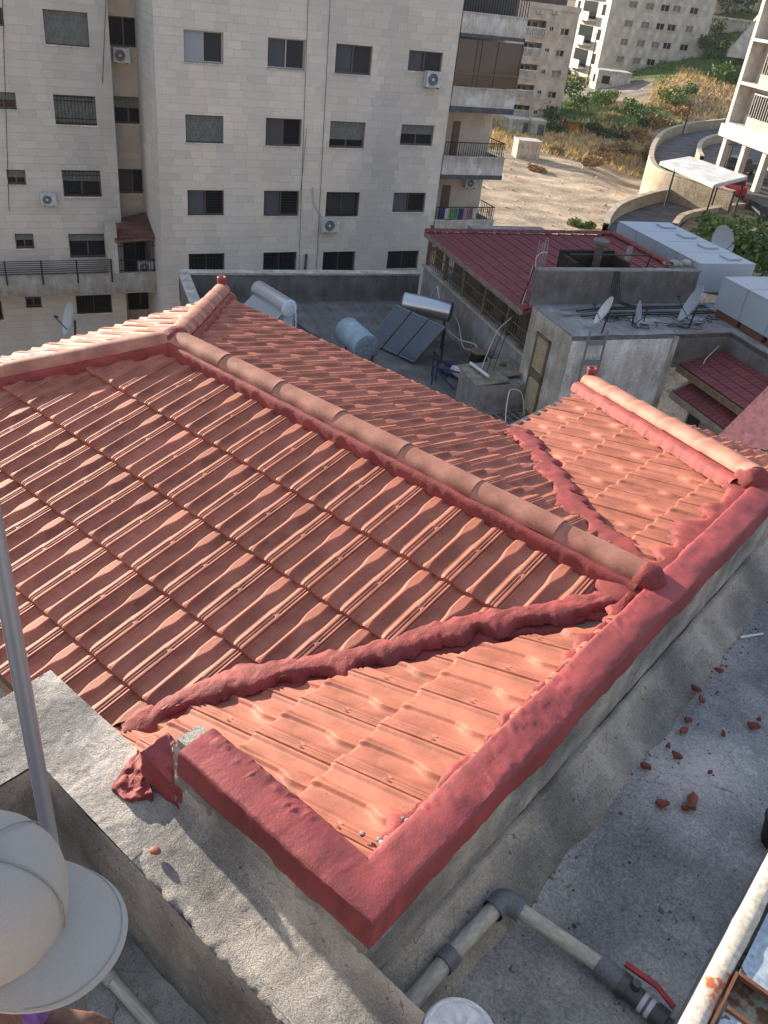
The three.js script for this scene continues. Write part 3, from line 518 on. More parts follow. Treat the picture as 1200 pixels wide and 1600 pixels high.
{
  // rusty sheet metal tank at the lower right
  const top = -1.56, P = (u, v, y) => fl(u, v, y);
  const rust = tm([.36, .33, .28], tex(512, (u, v) => { const a = fbm(u * 7, v * 7, 91, 5, 7), b = fbm(u * 40, v * 40, 92, 3, 40); const k = clamp((a + b * .35 - .05) * 5); const w = .95 + b * .15; return [lerp(w, .66, k), lerp(w, .48, k), lerp(w * .95, .36, k)]; }), .5, { roughness: .7 });
  const paint = tm([.50, .53, .56], tex(512, (u, v) => { const a = fbm(u * 6, v * 6, 95, 5, 6), b = fbm(u * 50, v * 50, 96, 2, 50); const w = .9 + b * .2 + a * .2; if (a + b * .3 > .33) return [.6, .42, .3]; return [w * .93, w * .98, w * 1.02]; }), .45, { roughness: .55 });
  const cream = tm([.62, .57, .47], tex(512, (u, v) => { const a = fbm(u * 5, v * 5, 98, 5, 5), b = fbm(u * 40, v * 40, 99, 3, 40), w = .9 + b * .2; const k = clamp((a + b * .25 - .36) * 9); return [lerp(w, .80, k), lerp(w, .45, k), lerp(w, .3, k)]; }), .4, { roughness: .55 });
  const tk = thing('rusty_metal_tank', 'old cream painted sheet metal tank with rusty seams and split lid', 'tank', P(3.9, -1.3, FLOOR));
  const du = (k) => U.clone().multiplyScalar(k), dv = (k) => W.clone().multiplyScalar(k);
  part(tk, 'side_panel', [pbox(P(3.487, -2.4, FLOOR + .02), du(.012), V(0, top - FLOOR - .05, 0), dv(1.9))], tm([.34, .35, .36], T.conc, .6, { roughness: .5 }));
  part(tk, 'body', [pbox(P(3.50, -2.4, FLOOR + .02), du(.9), V(0, top - FLOOR - .055, 0), dv(1.9))], rust);
  part(tk, 'edge_rail', sweep(lineFrames(P(3.482, -2.4, top), P(3.482, -.5, top), 120, U, UP), [[0, -.03], [-.004, -.015], [0, -.002], [.008, .003], [.022, .004], [.034, .002], [.038, -.006], [.038, -.02]], .003, 16, 2), cream);
  part(tk, 'lid_panel', sheet(P(3.528, -1.372, top - .008), P(4.4, -1.352, top - .008), P(4.4, -.5, top - .008), P(3.528, -.5, top - .008), 60, 60, UP, .006, 12, 1), paint);
  part(tk, 'lid_panel', sheet(P(3.535, -1.46, top - .008), P(4.4, -1.45, top - .008), P(4.4, -2.4, top - .012), P(3.535, -2.4, top - .012), 60, 60, UP, .008, 12, 7), paint);
  part(tk, 'rust_lip', [bar(P(3.53, -1.376, top - .004), P(4.4, -1.356, top - .004), .008, .012), bar(P(3.536, -1.456, top - .004), P(4.4, -1.446, top - .004), .008, .012), bar(P(3.526, -2.4, top - .004), P(3.526, -1.375, top - .004), .006, .010)], tm([.22, .09, .05], T.fineA, .2));
}
// ---------- steel pole ----------
{
  const p = ray(62, 1220).multiplyScalar(1.8); const pole = thing('steel_pole', 'upright galvanised steel pole standing in the recess', 'pole', V(p.x, PIT, p.z));
  part(pole, 'tube', rod(V(p.x, PIT, p.z), V(p.x, -.2, p.z), .0150, 24), mat([.30, .33, .37], { roughness: .4, metalness: .45 }));
  part(pole, 'base_plate', pbox(V(p.x - .06, PIT, p.z - .06), V(.12, 0, 0), V(0, .008, 0), V(0, 0, .12)), M.steel);
}
// wall of the stair head standing on the far arm of the ledge; its shadow falls across the person's cap
{ const t = thing('stair_head_wall', 'rough concrete stair head wall rising from the ledge behind the steel pole', 'wall', fl(1.6, -2.9, LEDGE)); part(t, 'wall', pbox(fl(1.47, -3.6, LEDGE + .01), U.clone().multiplyScalar(.24), V(0, 1.66, 0), W.clone().multiplyScalar(1.40)), M.rough); }
// ---------- person in a pale cap ----------
function mcGeo(min, max, cell, sdf) {
  const size = V().subVectors(max, min), L = Math.max(size.x, size.y, size.z), res = Math.ceil(L / cell) + 4, half = res / 2;
  const mc = new MarchingCubes(res, new THREE.MeshStandardMaterial(), false, false, 400000); const c = min.clone().add(max).multiplyScalar(.5), s = L / 2 * 1.06;
  for (let z = 0; z < res; z++) for (let y = 0; y < res; y++) for (let x = 0; x < res; x++) mc.field[z * res * res + y * res + x] = -sdf(V(c.x + (x - half) / half * s, c.y + (y - half) / half * s, c.z + (z - half) / half * s));
  mc.isolation = 0; mc.update(); const n = mc.count, pos = new Float32Array(n * 3), P = mc.positionArray;
  for (let i = 0; i < n; i++) { pos[3 * i] = c.x + P[3 * i] * s; pos[3 * i + 1] = c.y + P[3 * i + 1] * s; pos[3 * i + 2] = c.z + P[3 * i + 2] * s; }
  let g = new THREE.BufferGeometry(); g.setAttribute('position', new THREE.BufferAttribute(pos, 3)); g = mergeVertices(g, cell * .05); g.computeVertexNormals(); return uvBox(g);
}
const cap2 = (p, a, b, ra, rb) => { const ab = b.clone().sub(a), t = clamp(p.clone().sub(a).dot(ab) / ab.lengthSq()); return p.distanceTo(a.clone().addScaledVector(ab, t)) - lerp(ra, rb, t); };
const smin = (a, b, k) => { const h = clamp(.5 + .5 * (b - a) / k); return lerp(b, a, h) - k * h * (1 - h); };
{
  const Hc = ray(-50, 1408).multiplyScalar(1.15);                    // centre of the cap's crown base
  const tip = ray(140, 1452).multiplyScalar(1.13), F = tip.clone().sub(Hc).setY(0).normalize(), S = V().crossVectors(F, UP).normalize();
  const ps = thing('person', 'person in a pale grey cap and purple shirt standing in the recess', 'person', V(Hc.x, PIT, Hc.z));
  const at = (f, u, s) => V(Hc.x, 0, Hc.z).addScaledVector(F, f).addScaledVector(S, s).setY(u);   // u: height
  const yH = Hc.y, base = PIT;
  const skin = tm([.20, .10, .065], T.fineA, .1, { roughness: .6 }), shirtM = tm([.22, .10, .30], T.fineA, .1, { roughness: .9 }), trouM = tm([.05, .05, .065], T.fineA, .1, { roughness: .9 }), capM = mat([.45, .43, .395], { roughness: .95, bumpMap: rep(T.bumpFine, .03), bumpScale: .0008 }), shoeM = M.black;
  const J = { chin: at(.075, yH - .135, 0), neck: at(-.01, yH - .17, 0), chest: at(-.13, yH - .36, 0), belly: at(-.13, yH - .60, 0), hip: at(-.12, yH - .76, 0) };
  const limb = [];
  for (const s of [-1, 1]) { const sh = at(-.14, yH - .27, s * .175), el = at(-.20, yH - .56, s * .22), wr = at(-.12, yH - .80, s * .24), kn = at(-.06, base + .46, s * .11), an = at(-.10, base + .09, s * .12), hp = at(-.12, yH - .80, s * .09), toe = at(.07, base + .035, s * .14), he = at(-.14, base + .035, s * .12); limb.push({ s, sh, el, wr, kn, an, hp, toe, he }); }
  const headS = (p) => {
    let d = cap2(p, at(-.008, yH - .012, 0), at(.012, yH - .04, 0), .084, .080);
    d = smin(d, cap2(p, at(.03, yH - .08, 0), at(.055, yH - .125, 0), .062, .038), .03);                  // jaw and chin
    d = smin(d, cap2(p, at(.088, yH - .035, 0), at(.108, yH - .068, 0), .009, .014), .014);                // nose
    d = smin(d, cap2(p, at(.086, yH - .022, -.036), at(.086, yH - .022, .036), .010, .010), .012);          // brow
    d = smin(d, cap2(p, at(.088, yH - .098, -.018), at(.088, yH - .098, .018), .007, .007), .008);          // lips
    for (const s of [-1, 1]) { d = smin(d, cap2(p, at(-.008, yH - .02, s * .088), at(-.004, yH - .06, s * .084), .016, .011), .008); d = Math.max(d, -(p.distanceTo(at(.095, yH - .042, s * .032)) - .011)); }
    return d;
  };
  const neckS = (p) => cap2(p, at(-.015, yH - .06, 0), at(-.10, yH - .25, 0), .058, .064);
  const handS = (l) => (p) => { const w = l.wr, d0 = F, dn = V(0, -1, 0); const q = (f, u, s) => w.clone().addScaledVector(F, f).addScaledVector(S, s * l.s).add(V(0, u, 0)); let d = cap2(p, q(.02, -.01, 0), q(.075, -.03, 0), .026, .034);
    for (let k = 0; k < 4; k++) { const o = -.030 + k * .020, len = [.030, .036, .034, .026][k]; const a = q(.09, -.035, o), b = q(.09 + len, -.05, o), c = q(.095 + len * 1.5, -.085, o); d = smin(d, Math.min(cap2(p, a, b, .0095, .009), cap2(p, b, c, .009, .0075)), .006); }
    const ta = q(.045, -.02, -.03), tb = q(.085, -.035, -.055), tc = q(.112, -.05, -.05); return smin(d, Math.min(cap2(p, ta, tb, .012, .011), cap2(p, tb, tc, .011, .008)), .008); };
  const bodyS = (p) => { let d = smin(headS(p), neckS(p), .03); d = smin(d, cap2(p, J.chest, J.belly, .13, .12), .08); for (const l of limb) { d = smin(d, smin(cap2(p, l.sh, l.el, .05, .04), cap2(p, l.el, l.wr, .04, .028), .02), .04); d = smin(d, smin(cap2(p, l.hp, l.kn, .08, .055), cap2(p, l.kn, l.an, .052, .036), .02), .05); } return d; };
  const lo = at(0, base - .05, 0).add(V(-.45, 0, -.45)), hi = at(0, yH + .15, 0).add(V(.45, 0, .45));
  const hg = mcGeo(at(0, yH - .17, 0).add(V(-.15, 0, -.15)), at(0, yH + .12, 0).add(V(.15, 0, .15)), .0045, (p) => smin(headS(p), neckS(p), .03));
  const bg = mcGeo(lo, hi, .02, (p) => Math.max(bodyS(p), p.y - (yH - .13)));
  const body = part(ps, 'body', [hg, bg, ...limb.map(l => mcGeo(l.wr.clone().add(V(-.16, -.14, -.16)), l.wr.clone().add(V(.16, .06, .16)), .005, handS(l)))], skin);
  const shirtS = (p) => { let d = smin(cap2(p, at(-.14, yH - .36, -.08), at(-.14, yH - .36, .08), .11, .11), cap2(p, at(-.13, yH - .58, -.06), at(-.13, yH - .58, .06), .115, .115), .09); d = smin(d, cap2(p, at(-.12, yH - .75, -.07), at(-.12, yH - .75, .07), .115, .115), .08); d = smin(d, cap2(p, at(-.08, yH - .215, 0), at(-.11, yH - .30, 0), .078, .10), .05); for (const l of limb) { d = smin(d, cap2(p, l.sh, l.el, .068, .056), .05); d = smin(d, cap2(p, l.el, l.el.clone().lerp(l.wr, .85), .054, .042), .02); } return Math.max(d + .004 * fbm(p.x * 16, p.y * 12, p.z * 16, 2), -(neckS(p) - .008)); };
  part(ps, 'shirt', mcGeo(at(0, yH - .95, 0).add(V(-.4, 0, -.4)), at(0, yH - .15, 0).add(V(.4, 0, .4)), .011, shirtS), shirtM);
  const trS = (p) => { let d = cap2(p, at(-.12, yH - .80, -.06), at(-.12, yH - .80, .06), .12, .12); for (const l of limb) d = smin(d, smin(cap2(p, l.hp, l.kn, .098, .078), cap2(p, l.kn, l.an, .076, .068), .03), .05); return Math.max(d, base + .10 - p.y); };
  part(ps, 'trousers', mcGeo(at(0, base + .05, 0).add(V(-.4, 0, -.4)), at(0, yH - .68, 0).add(V(.4, 0, .4)), .018, trS), trouM);
  for (const l of limb) part(ps, 'shoe', mcGeo(l.he.clone().add(V(-.2, -.06, -.2)), l.he.clone().add(V(.25, .14, .25)), .012, (p) => Math.max(smin(cap2(p, l.he, l.toe, .045, .042), cap2(p, l.an, l.he, .05, .045), .03), base + .002 - p.y)), shoeM);
  // cap: crown in panels, brim, button
  const tl = .16; // cap pitched a little forward
  const cf = (f, u, s) => at(f * Math.cos(tl) + u * Math.sin(tl), yH + .012 + u * Math.cos(tl) - f * Math.sin(tl), s);
  const pos = [], uv = [], idx = [], A = 72, B = 22;
  for (let j = 0; j <= B; j++) for (let i = 0; i <= A; i++) {
    const t = j / B * Math.PI / 2, w = i / A * 2 * Math.PI, rr = Math.pow(Math.cos(t), .62), seam = Math.pow(Math.abs(Math.cos(w * 3)), 40) * .0016 * Math.cos(t);
    const dent = .05 * fbm(Math.cos(w) * 1.6 + 3, Math.sin(w) * 1.6, t * 1.7, 3);
    const R = (rr - seam * 8) * (1 + dent); const f = Math.cos(w) * .112 * R, s = Math.sin(w) * .099 * R, h = Math.pow(Math.sin(t), .9) * .105 * (1 + dent) - .022 + (Math.cos(w) > 0 ? .01 * Math.cos(w) * Math.cos(t) * Math.sin(t) : 0);
    const p = cf(f, h, s); pos.push(p.x, p.y, p.z); uv.push(w * .1, t * .1);
  }
  for (let j = 0; j < B; j++) for (let i = 0; i < A; i++) { const a = j * (A + 1) + i; idx.push(a, a + A + 1, a + 1, a + 1, a + A + 1, a + A + 2); }
  const cg = new THREE.BufferGeometry(); cg.setAttribute('position', new THREE.Float32BufferAttribute(pos, 3)); cg.setAttribute('uv', new THREE.Float32BufferAttribute(uv, 2)); cg.setIndex(idx); cg.computeVertexNormals();
  const cap = subgroup(ps, 'cap');
  part(cap, 'crown', cg, capM);
  const bp = [], bu = [], bi = [], BA = 40, BB = 10;
  for (let k = 0; k < 2; k++) for (let j = 0; j <= BB; j++) for (let i = 0; i <= BA; i++) {
    const w = (i / BA - .5) * 2 * 1.06, t = j / BB, len = .074 * Math.pow(Math.max(0, 1 - Math.pow(Math.abs(w) / 1.06, 7)), .5), f0 = Math.cos(w) * .110, s0 = Math.sin(w) * .097;
    const f = f0 + len * t * (.62 + .38 * Math.cos(w)), s = s0 * (1 + .10 * t), h = -.020 - .010 * t - .30 * s * s * (2 + 3 * t) - (k ? .0035 : 0);
    const p = cf(f, h, s); bp.push(p.x, p.y, p.z); bu.push(i / BA * .3, t * .08);
  }
  const st = (BA + 1) * (BB + 1); for (let k = 0; k < 2; k++) for (let j = 0; j < BB; j++) for (let i = 0; i < BA; i++) { const a = k * st + j * (BA + 1) + i; bi.push(a, a + 1, a + BA + 1, a + 1, a + BA + 2, a + BA + 1); }
  for (let i = 0; i < BA; i++) { const a = BB * (BA + 1) + i; bi.push(a, a + 1, a + st, a + 1, a + st + 1, a + st); }
  const bgm = new THREE.BufferGeometry(); bgm.setAttribute('position', new THREE.Float32BufferAttribute(bp, 3)); bgm.setAttribute('uv', new THREE.Float32BufferAttribute(bu, 2)); bgm.setIndex(bi); bgm.computeVertexNormals();
  part(cap, 'brim', bgm, capM);
  const btn = new THREE.SphereGeometry(.008, 12, 8); btn.scale(1, .5, 1); const bq = cf(0, .084, 0); btn.translate(bq.x, bq.y, bq.z); part(cap, 'button', btn, capM);
  // stitched seams, raised threads along the crown
  const seamM = mat([.26, .255, .24]);
  for (const t of [.93]) { const pts = []; for (let i = 2; i <= BA - 2; i += 2) { const k = Math.round(t * BB) * (BA + 1) + i; pts.push(V(bp[3 * k], bp[3 * k + 1] + .0008, bp[3 * k + 2])); } part(cap, 'stitching', tube(pts, .0004, 4, 60), seamM); }
  for (let k = 0; k < 6; k++) { const w = k * Math.PI / 3, pts = []; for (let j = 0; j <= 10; j++) { const t = j / 10 * 1.5, rr = Math.pow(Math.cos(t), .62); pts.push(cf(Math.cos(w) * .1132 * rr, Math.pow(Math.sin(t), .9) * .1068 - .0215, Math.sin(w) * .1002 * rr)); } part(cap, 'seam', tube(pts, .0010, 5, 30), seamM); }
}
// ---------- neighbouring lower roofs: frame k (right), m (towards us), y; true scale 1.45 ----------
const S2 = 1.45, KD = azv(67.5), MD = azv(157.5);
const NP = (k, m, y) => KD.clone().multiplyScalar(k * S2).addScaledVector(MD, m * S2).setY(y * S2);
const kk = (d) => KD.clone().multiplyScalar(d * S2), mm = (d) => MD.clone().multiplyScalar(d * S2), yy = (d) => V(0, d * S2, 0);
const nb = (k, m, y, dk, dm, dy) => pbox(NP(k, m, y), kk(dk), yy(dy), mm(dm));
const MM = {
  greyDark: tm([.215, .215, .22], T.stain, 2.5, { bumpMap: rep(T.bumpFine, .8), bumpScale: .006 }), grey: tm([.36, .36, .37], T.stain, 2.2, { bumpMap: rep(T.bumpFine, .8), bumpScale: .005 }), greyLight: tm([.52, .52, .51], T.stain, 2.6, { bumpMap: rep(T.bumpFine, .8), bumpScale: .004 }),
  whiteWall: tm([.80, .81, .82], T.stain, 3.1, { bumpMap: rep(T.bumpFine, .9), bumpScale: .003 }), capWhite: tm([.66, .65, .62], T.stain, 1.5), wood: tm([.20, .12, .07], T.stain, .5), brownMetal: tm([.17, .135, .09], T.fineA, .5, { roughness: .6 }),
  collector: mat([.055, .075, .11], { roughness: .22, metalness: .1 }), tankSteel: mat([.50, .53, .57], { roughness: .3, metalness: .75 }), tankBlue: tm([.34, .46, .55], T.fineA, .9, { roughness: .5 }),
  pipeW: mat([.6, .61, .62], { roughness: .5 }), cable: mat([.02, .02, .022], { roughness: .6 }), blueFrame: mat([.03, .035, .12], { roughness: .5 }),
  roofRed: [0, 1, 2].map(i => tm([.25 + i * .025, .058 + i * .007, .066 + i * .006], T.clay, .7 + i * .1, { roughness: .75 })),
  shingle: [0, 1, 2].map(i => tm([.24 + i * .02, .082 + i * .006, .095 + i * .006], T.clay, .6 + i * .1, { roughness: .8 })),
  ply: tm([.33, .30, .25], T.stain, .9), soot: mat([.02, .018, .016], { roughness: .95 }),
};
// plain interlocking tile, few faces
const tileLow = tileGeo([0, .05, .085, .10, .12, .155, .18, .205], [0, .19, .39], (x, y) => .03 * (1 - y / .35) + .018 * (sst(.06, .095, x) * (1 - sst(.1, .125, x)) * .7 + sst(.15, .175, x) * (1 - sst(.195, .205, x))), -.004, 0, 0);
// lower building: flat roof with parapet
{
  const b = thing('low_flat_roof_building', 'low grey building with flat roof carrying solar water heaters', 'building', NP(6, -17, -11.5));
  part(b, 'roof_slab', [nb(2.52, -22.1, -8.2, 6.88, 14.5, .2), sheet(NP(2.52, -22.1, -7.995), NP(9.3, -22.1, -7.995), NP(9.3, -7.6, -7.995), NP(2.52, -7.6, -7.995), 60, 60, UP, .02, 1.2, 4)], MM.greyDark);
  part(b, 'wall', nb(2.55, -22.05, -12, 6.8, 14.4, 3.8), MM.greyLight);
  const p = part(b, 'parapet', [nb(2.5, -22.15, -8.0, 6.75, .22, .74), nb(2.5, -22.15, -8, .2, 9, .74)], MM.greyDark);
  part(p, 'coping', [nb(2.46, -22.19, -7.255, 6.8, .30, .055), nb(2.46, -21.87, -7.255, .28, 9, .055)], MM.capWhite);
}
// veranda building with red hip roof
{
  const vb = thing('veranda_building', 'veranda building with dark red hipped tile roof and brown window grilles', 'building', NP(10.8, -18, -11.5));
  part(vb, 'wall', [nb(9.2, -21.6, -12, 3.6, 6.55, 5.12), nb(10.3, -21.5, -6.9, 2.3, 6.4, 1.2)], MM.grey);
  part(vb, 'sill', nb(9.14, -21.62, -6.88, .24, 6.55, .07), MM.greyLight);
  // grille: posts, rails, bars and panels
  for (let i = 0; i <= 5; i++) { const m = -21.55 + i * 1.28; const po = part(vb, 'window_bay_post', nb(9.21, m, -6.81, .09, .09, 1.08), MM.brownMetal);
    if (i < 5) { for (const y of [-6.70, -6.42, -5.98]) part(po, 'rail', nb(9.24, m + .09, y, .035, 1.19, .035), MM.brownMetal);
      for (let q = 0; q < 9; q++) part(po, 'grille_bar', nb(9.25, m + .12 + q * .13, -6.81, .016, .016, 1.08), MM.brownMetal);
      part(po, 'window_panel', nb(9.31, m + .42, -6.72, .02, .46, .95), tm([.10, .095, .075], T.fineA, .5, { roughness: .4 })); } }
  const e0 = NP(8.75, -20.75, -5.72), r0 = NP(12.3, -17.55, -4.82), r1 = NP(12.3, -15.17, -4.82), e1 = NP(8.75, -15.0, -5.72);
  layTiles(vb, [e0, e1, r1, r0], { geo: tileLow, mats: MM.roofRed, seed: 31, limit: 300, jit: .006, anchor: e1, tw: .205, te: .35 });
  part(vb, 'roof_boarding', [slab([e0, e1, r1, r0].map(p => p.clone().add(V(0, -.03, 0))), V(0, -.12, 0)), slab([e0, r0, r1, NP(15.8, -15.17, -5.72), NP(15.8, -20.75, -5.72)].map(p => p.clone().add(V(0, -.02, 0))), V(0, -.1, 0))], MM.roofRed[1]);
  part(vb, 'eave_trim', bar(e0.clone().add(V(0, -.06, 0)), e1.clone().add(V(0, -.06, 0)), .1, .16), tm([.30, .24, .20], T.stain, 1));
  caps(vb, e0.clone().add(V(0, .06, 0)), r0.clone().add(V(0, .06, 0)), { n: 12, name: 'hip_cap', m: MM.roofRed[0], seed: 41, r: .11 });
  caps(vb, r0.clone().add(V(0, .06, 0)), r1.clone().add(V(0, .06, 0)), { n: 8, name: 'ridge_cap', m: MM.roofRed[2], seed: 42, r: .11 });
}
// stair block with louvre door, grey parapet behind
{
  const b = thing('stair_block', 'pale stained concrete block with brown louvre door and cable strewn flat roof', 'building', NP(10.2, -14, -11.5));
  part(b, 'wall', [nb(9.0, -15.0, -12, 2.45, 1.7, 6.38)], MM.whiteWall);
  part(b, 'side_wall', [sheet(NP(8.985, -15.0, -12), NP(8.985, -13.3, -12), NP(8.985, -13.3, -5.62), NP(8.985, -15.0, -5.62), 20, 40, KD.clone().negate(), .012, 2, 3)], tm([.56, .54, .49], T.stain, 2.2, { bumpMap: rep(T.bumpFine, .6), bumpScale: .004 }));
  part(b, 'roof_slab', [sheet(NP(8.98, -15.05, -5.595), NP(14.9, -15.05, -5.595), NP(14.9, -13.28, -5.595), NP(8.98, -13.28, -5.595), 60, 30, UP, .02, 3, 6), nb(9, -15.05, -5.7, 5.9, 1.75, .09), nb(12.82, -13.3, -5.7, 2.1, 3.5, .1)], tm([.38, .39, .41], T.stain, 2, { bumpMap: rep(T.bumpFine, .7), bumpScale: .006 }));
  const pr = part(b, 'rear_parapet', [nb(8.98, -15.16, -5.7, 4.05, .14, .82)], MM.greyDark);
  part(pr, 'coping', nb(8.96, -15.18, -4.875, 4.09, .18, .03), MM.grey);
  // louvre door on the left face
  const d = subgroup(b, 'louvre_door'); const dz0 = -14.55, dz1 = -13.98, y0 = -7.75, y1 = -6.0;
  const fx = (m, y, dm, dy, dk = .05, k = 8.94) => nb(k, m, y, dk, dm, dy);
  part(d, 'frame', [fx(dz0, y0, .05, y1 - y0), fx(dz1 - .05, y0, .05, y1 - y0), fx(dz0, y1 - .05, dz1 - dz0, .05), fx(dz0, y0, dz1 - dz0, .05), fx(dz0, -6.95, dz1 - dz0, .16)], MM.brownMetal);
  for (let i = 0; i < 28; i++) { const y = y0 + .06 + i * .0595; if (y > -6.99 && y < -6.78) continue; part(d, 'slat', slab([NP(8.985, dz0 + .05, y + .045), NP(8.985, dz1 - .05, y + .045), NP(8.95, dz1 - .05, y), NP(8.95, dz0 + .05, y)], V(0, -.012, 0)), tm([.42, .34, .22], T.fineA, .4)); }
  // front window openings: dark
  const w = subgroup(b, 'window'); part(w, 'pane', nb(10.55, -13.302, -8.0, .36, .012, .52), M.doorGlass); part(w, 'frame', [nb(10.53, -13.30, -7.49, .40, .03, .03), nb(10.53, -13.30, -8.02, .03, .03, .53), nb(10.90, -13.30, -8.02, .03, .03, .53)], MM.brownMetal);
  const w2 = subgroup(b, 'window'); part(w2, 'pane', nb(9.08, -13.302, -7.6, .35, .012, .35), M.doorGlass); part(w2, 'frame', [nb(9.05, -13.30, -7.26, .41, .03, .03)], MM.brownMetal);
  part(b, 'corner_pilaster', nb(11.38, -13.36, -12, .10, .12, 6.36), MM.greyLight);
  // ladder rack fixed in front of the white wall
  const la = thing('wall_ladder', 'grey steel ladder rack against the white stained wall', 'ladder', NP(9.5, -13.1, -7));
  const lm = mat([.22, .23, .24], { roughness: .6, metalness: .3 });
  for (const k of [9.28, 9.68]) part(la, 'rail', bar(NP(k, -13.15, -7.2), NP(k, -13.18, -5.45), .05, .05), lm);
  for (let i = 0; i < 4; i++) part(la, 'rung', bar(NP(9.28, -13.16, -6.95 + i * .42), NP(9.68, -13.16, -6.95 + i * .42), .05, .14), lm);
}
// rebar bundle, chimney and soot box behind the parapet
{
  const rb = thing('rebar_bundle', 'bundle of upright starter bars rising from the grey parapet corner', 'rebar', NP(9.2, -15.1, -5));
  const r = rng(3); for (let i = 0; i < 9; i++) { const k = 9.06 + (i % 3) * .07, m = -15.24 - Math.floor(i / 3) * .07; part(rb, 'bar', rod(NP(k, m, -5.4), NP(k + (r() - .5) * .05, m + (r() - .5) * .05, -4.42 + r() * .14), .009, 6), mat([.28, .27, .28], { roughness: .7 })); }
  part(rb, 'tie_wire', tube([NP(8.98, -15.2, -4.9), NP(8.95, -15.2, -4.65), NP(9.05, -15.2, -4.55), NP(9.22, -15.25, -4.56)], .011), MM.pipeW);
  const ch = thing('chimney_box', 'soot blackened chimney box with round metal cowl behind the grey parapet', 'chimney', NP(10.7, -15.6, -5.2));
  part(ch, 'box', [nb(9.9, -15.9, -5.3, 1.35, .08, .62), nb(9.9, -15.9, -5.3, .08, .7, .55), nb(11.2, -15.9, -5.3, .08, .7, .55)], MM.soot);
  part(ch, 'floor', nb(9.9, -15.9, -5.25, 1.3, .7, .05), MM.soot);
  part(ch, 'flue', [rod(NP(10.75, -15.7, -5.2), NP(10.75, -15.7, -4.45), .13, 20)], tm([.16, .14, .13], T.stain, .5));
  part(ch, 'cowl', [rod(NP(10.75, -15.7, -4.47), NP(10.75, -15.7, -4.42), .26, 24), rod(NP(10.75, -15.7, -4.42), NP(10.75, -15.7, -4.38), .26, 24, .1)], mat([.13, .12, .11], { roughness: .7 }));
  part(ch, 'rail', [bar(NP(9.75, -15.2, -4.58), NP(11.75, -15.2, -4.58), .035, .035), bar(NP(11.7, -15.2, -4.95), NP(11.75, -15.2, -4.58), .035, .035), bar(NP(9.75, -15.2, -4.9), NP(9.75, -15.2, -4.58), .035, .035)], M.iron);
  part(ch, 'offcut', bar(NP(11.25, -15.35, -5.0), NP(11.4, -15.5, -4.48), .16, .05), MM.grey);
}
// galvanised water tanks, one thing each
{
  const standM = tm([.20, .09, .06], T.fineA, .3), make = (k, m, y, dk, dm, dy, label, hx) => {
    const t = thing('water_tank', label, 'water tank', NP(k + dk / 2, m + dm / 2, y), 'galvanised water tanks on the roof');
    part(t, 'body', nb(k, m, y, dk, dm, dy), M.galv);
    part(t, 'rim', [nb(k - .012, m - .005, y + dy - .02, dk + .024, .014, .024), nb(k - .012, m + dm - .009, y + dy - .02, dk + .024, .014, .024), nb(k - .012, m, y + dy - .02, .014, dm, .024), nb(k + dk - .002, m, y + dy - .02, .014, dm, .024), nb(k - .008, m - .003, y, .012, .012, dy), nb(k - .008, m + dm - .009, y, .012, .012, dy)], M.galv);
    part(t, 'hatch', [nb(k + dk * hx, m + dm * .3, y + dy + .004, .38, .34, .035)], M.galv);
    for (const q of [k + .05, k + dk - .12]) part(t, 'stand', nb(q, m + .05, -5.6, .07, dm - .1, y + 5.6), standM);
  };
  const row = ['beside the green tree', 'second in the long row', 'third in the long row', 'ending the long row by the grey parapet'];
  for (let i = 0; i < 4; i++) make(12.98, -18.42 + i * .85, -5.35, 1.52, .835, .65, 'galvanised box water tank, ' + row[i], .62);
  const row2 = ['first of the separate block, next to the satellite dish', 'second of the separate block', 'third of the separate block above the small red roofs'];
  for (let i = 0; i < 3; i++) make(13.05, -14.28 + i * .82, -5.42, 1.6, .80, .68, 'galvanised box water tank, ' + row2[i], .6);
}
// satellite dishes
function dish(name, base, h, R, dir, label, m, back = false) {
  const t = thing(name, label, 'satellite dish', base, 'satellite dishes'); const c = base.clone().add(V(0, h, 0)), d = dir.clone().normalize();
  const g = new THREE.SphereGeometry(R * 1.9, 40, 10, 0, 6.2832, 0, Math.asin(1 / 1.9)); g.translate(0, -R * 1.9, 0); g.scale(1, 1, 1); const e = g.clone(); e.translate(0, -.015, 0);
  const q = new THREE.Quaternion().setFromUnitVectors(V(0, -1, 0), d); for (const x of [g, e]) { x.applyQuaternion(q); x.translate(c.x - d.x * .0, c.y, c.z); }
  part(t, 'reflector', [g, e], m); part(t, 'rim', (() => { const r = new THREE.TorusGeometry(R, .012, 6, 48); r.applyQuaternion(new THREE.Quaternion().setFromUnitVectors(V(0, 0, 1), d)); const o = R * 1.9 * (1 - Math.cos(Math.asin(1 / 1.9))); r.translate(c.x + d.x * o, c.y + d.y * o, c.z + d.z * o); return r; })(), m);
  part(t, 'mast', [rod(base, c.clone().addScaledVector(d, -.06), .025, 10)], M.iron);
  const f = c.clone().addScaledVector(d, R * 1.1); part(t, 'feed_arm', [rod(c.clone().add(V(0, -R * .8, 0)).addScaledVector(d, .1), f, .012, 8), rod(f, f.clone().addScaledVector(d, -.09), .03, 10)], M.iron);
  return t;
}
const dishM = mat([.52, .54, .56], { roughness: .55 }), dishD = mat([.30, .34, .38], { roughness: .55 });
dish('satellite_dish', NP(9.72, -13.42, -5.6), .62, .43, azv(276).setY(.42), 'pale satellite dish on a mast at the edge of the white wall', dishM);
dish('satellite_dish', NP(11.95, -13.6, -5.6), .68, .58, azv(279).setY(.36), 'large grey satellite dish beside the separate tank block', dishD);
dish('satellite_dish', NP(10.65, -13.75, -5.6), .40, .36, azv(110).setY(.25), 'small dark satellite dish turned edge on among the roof cables', dishD);
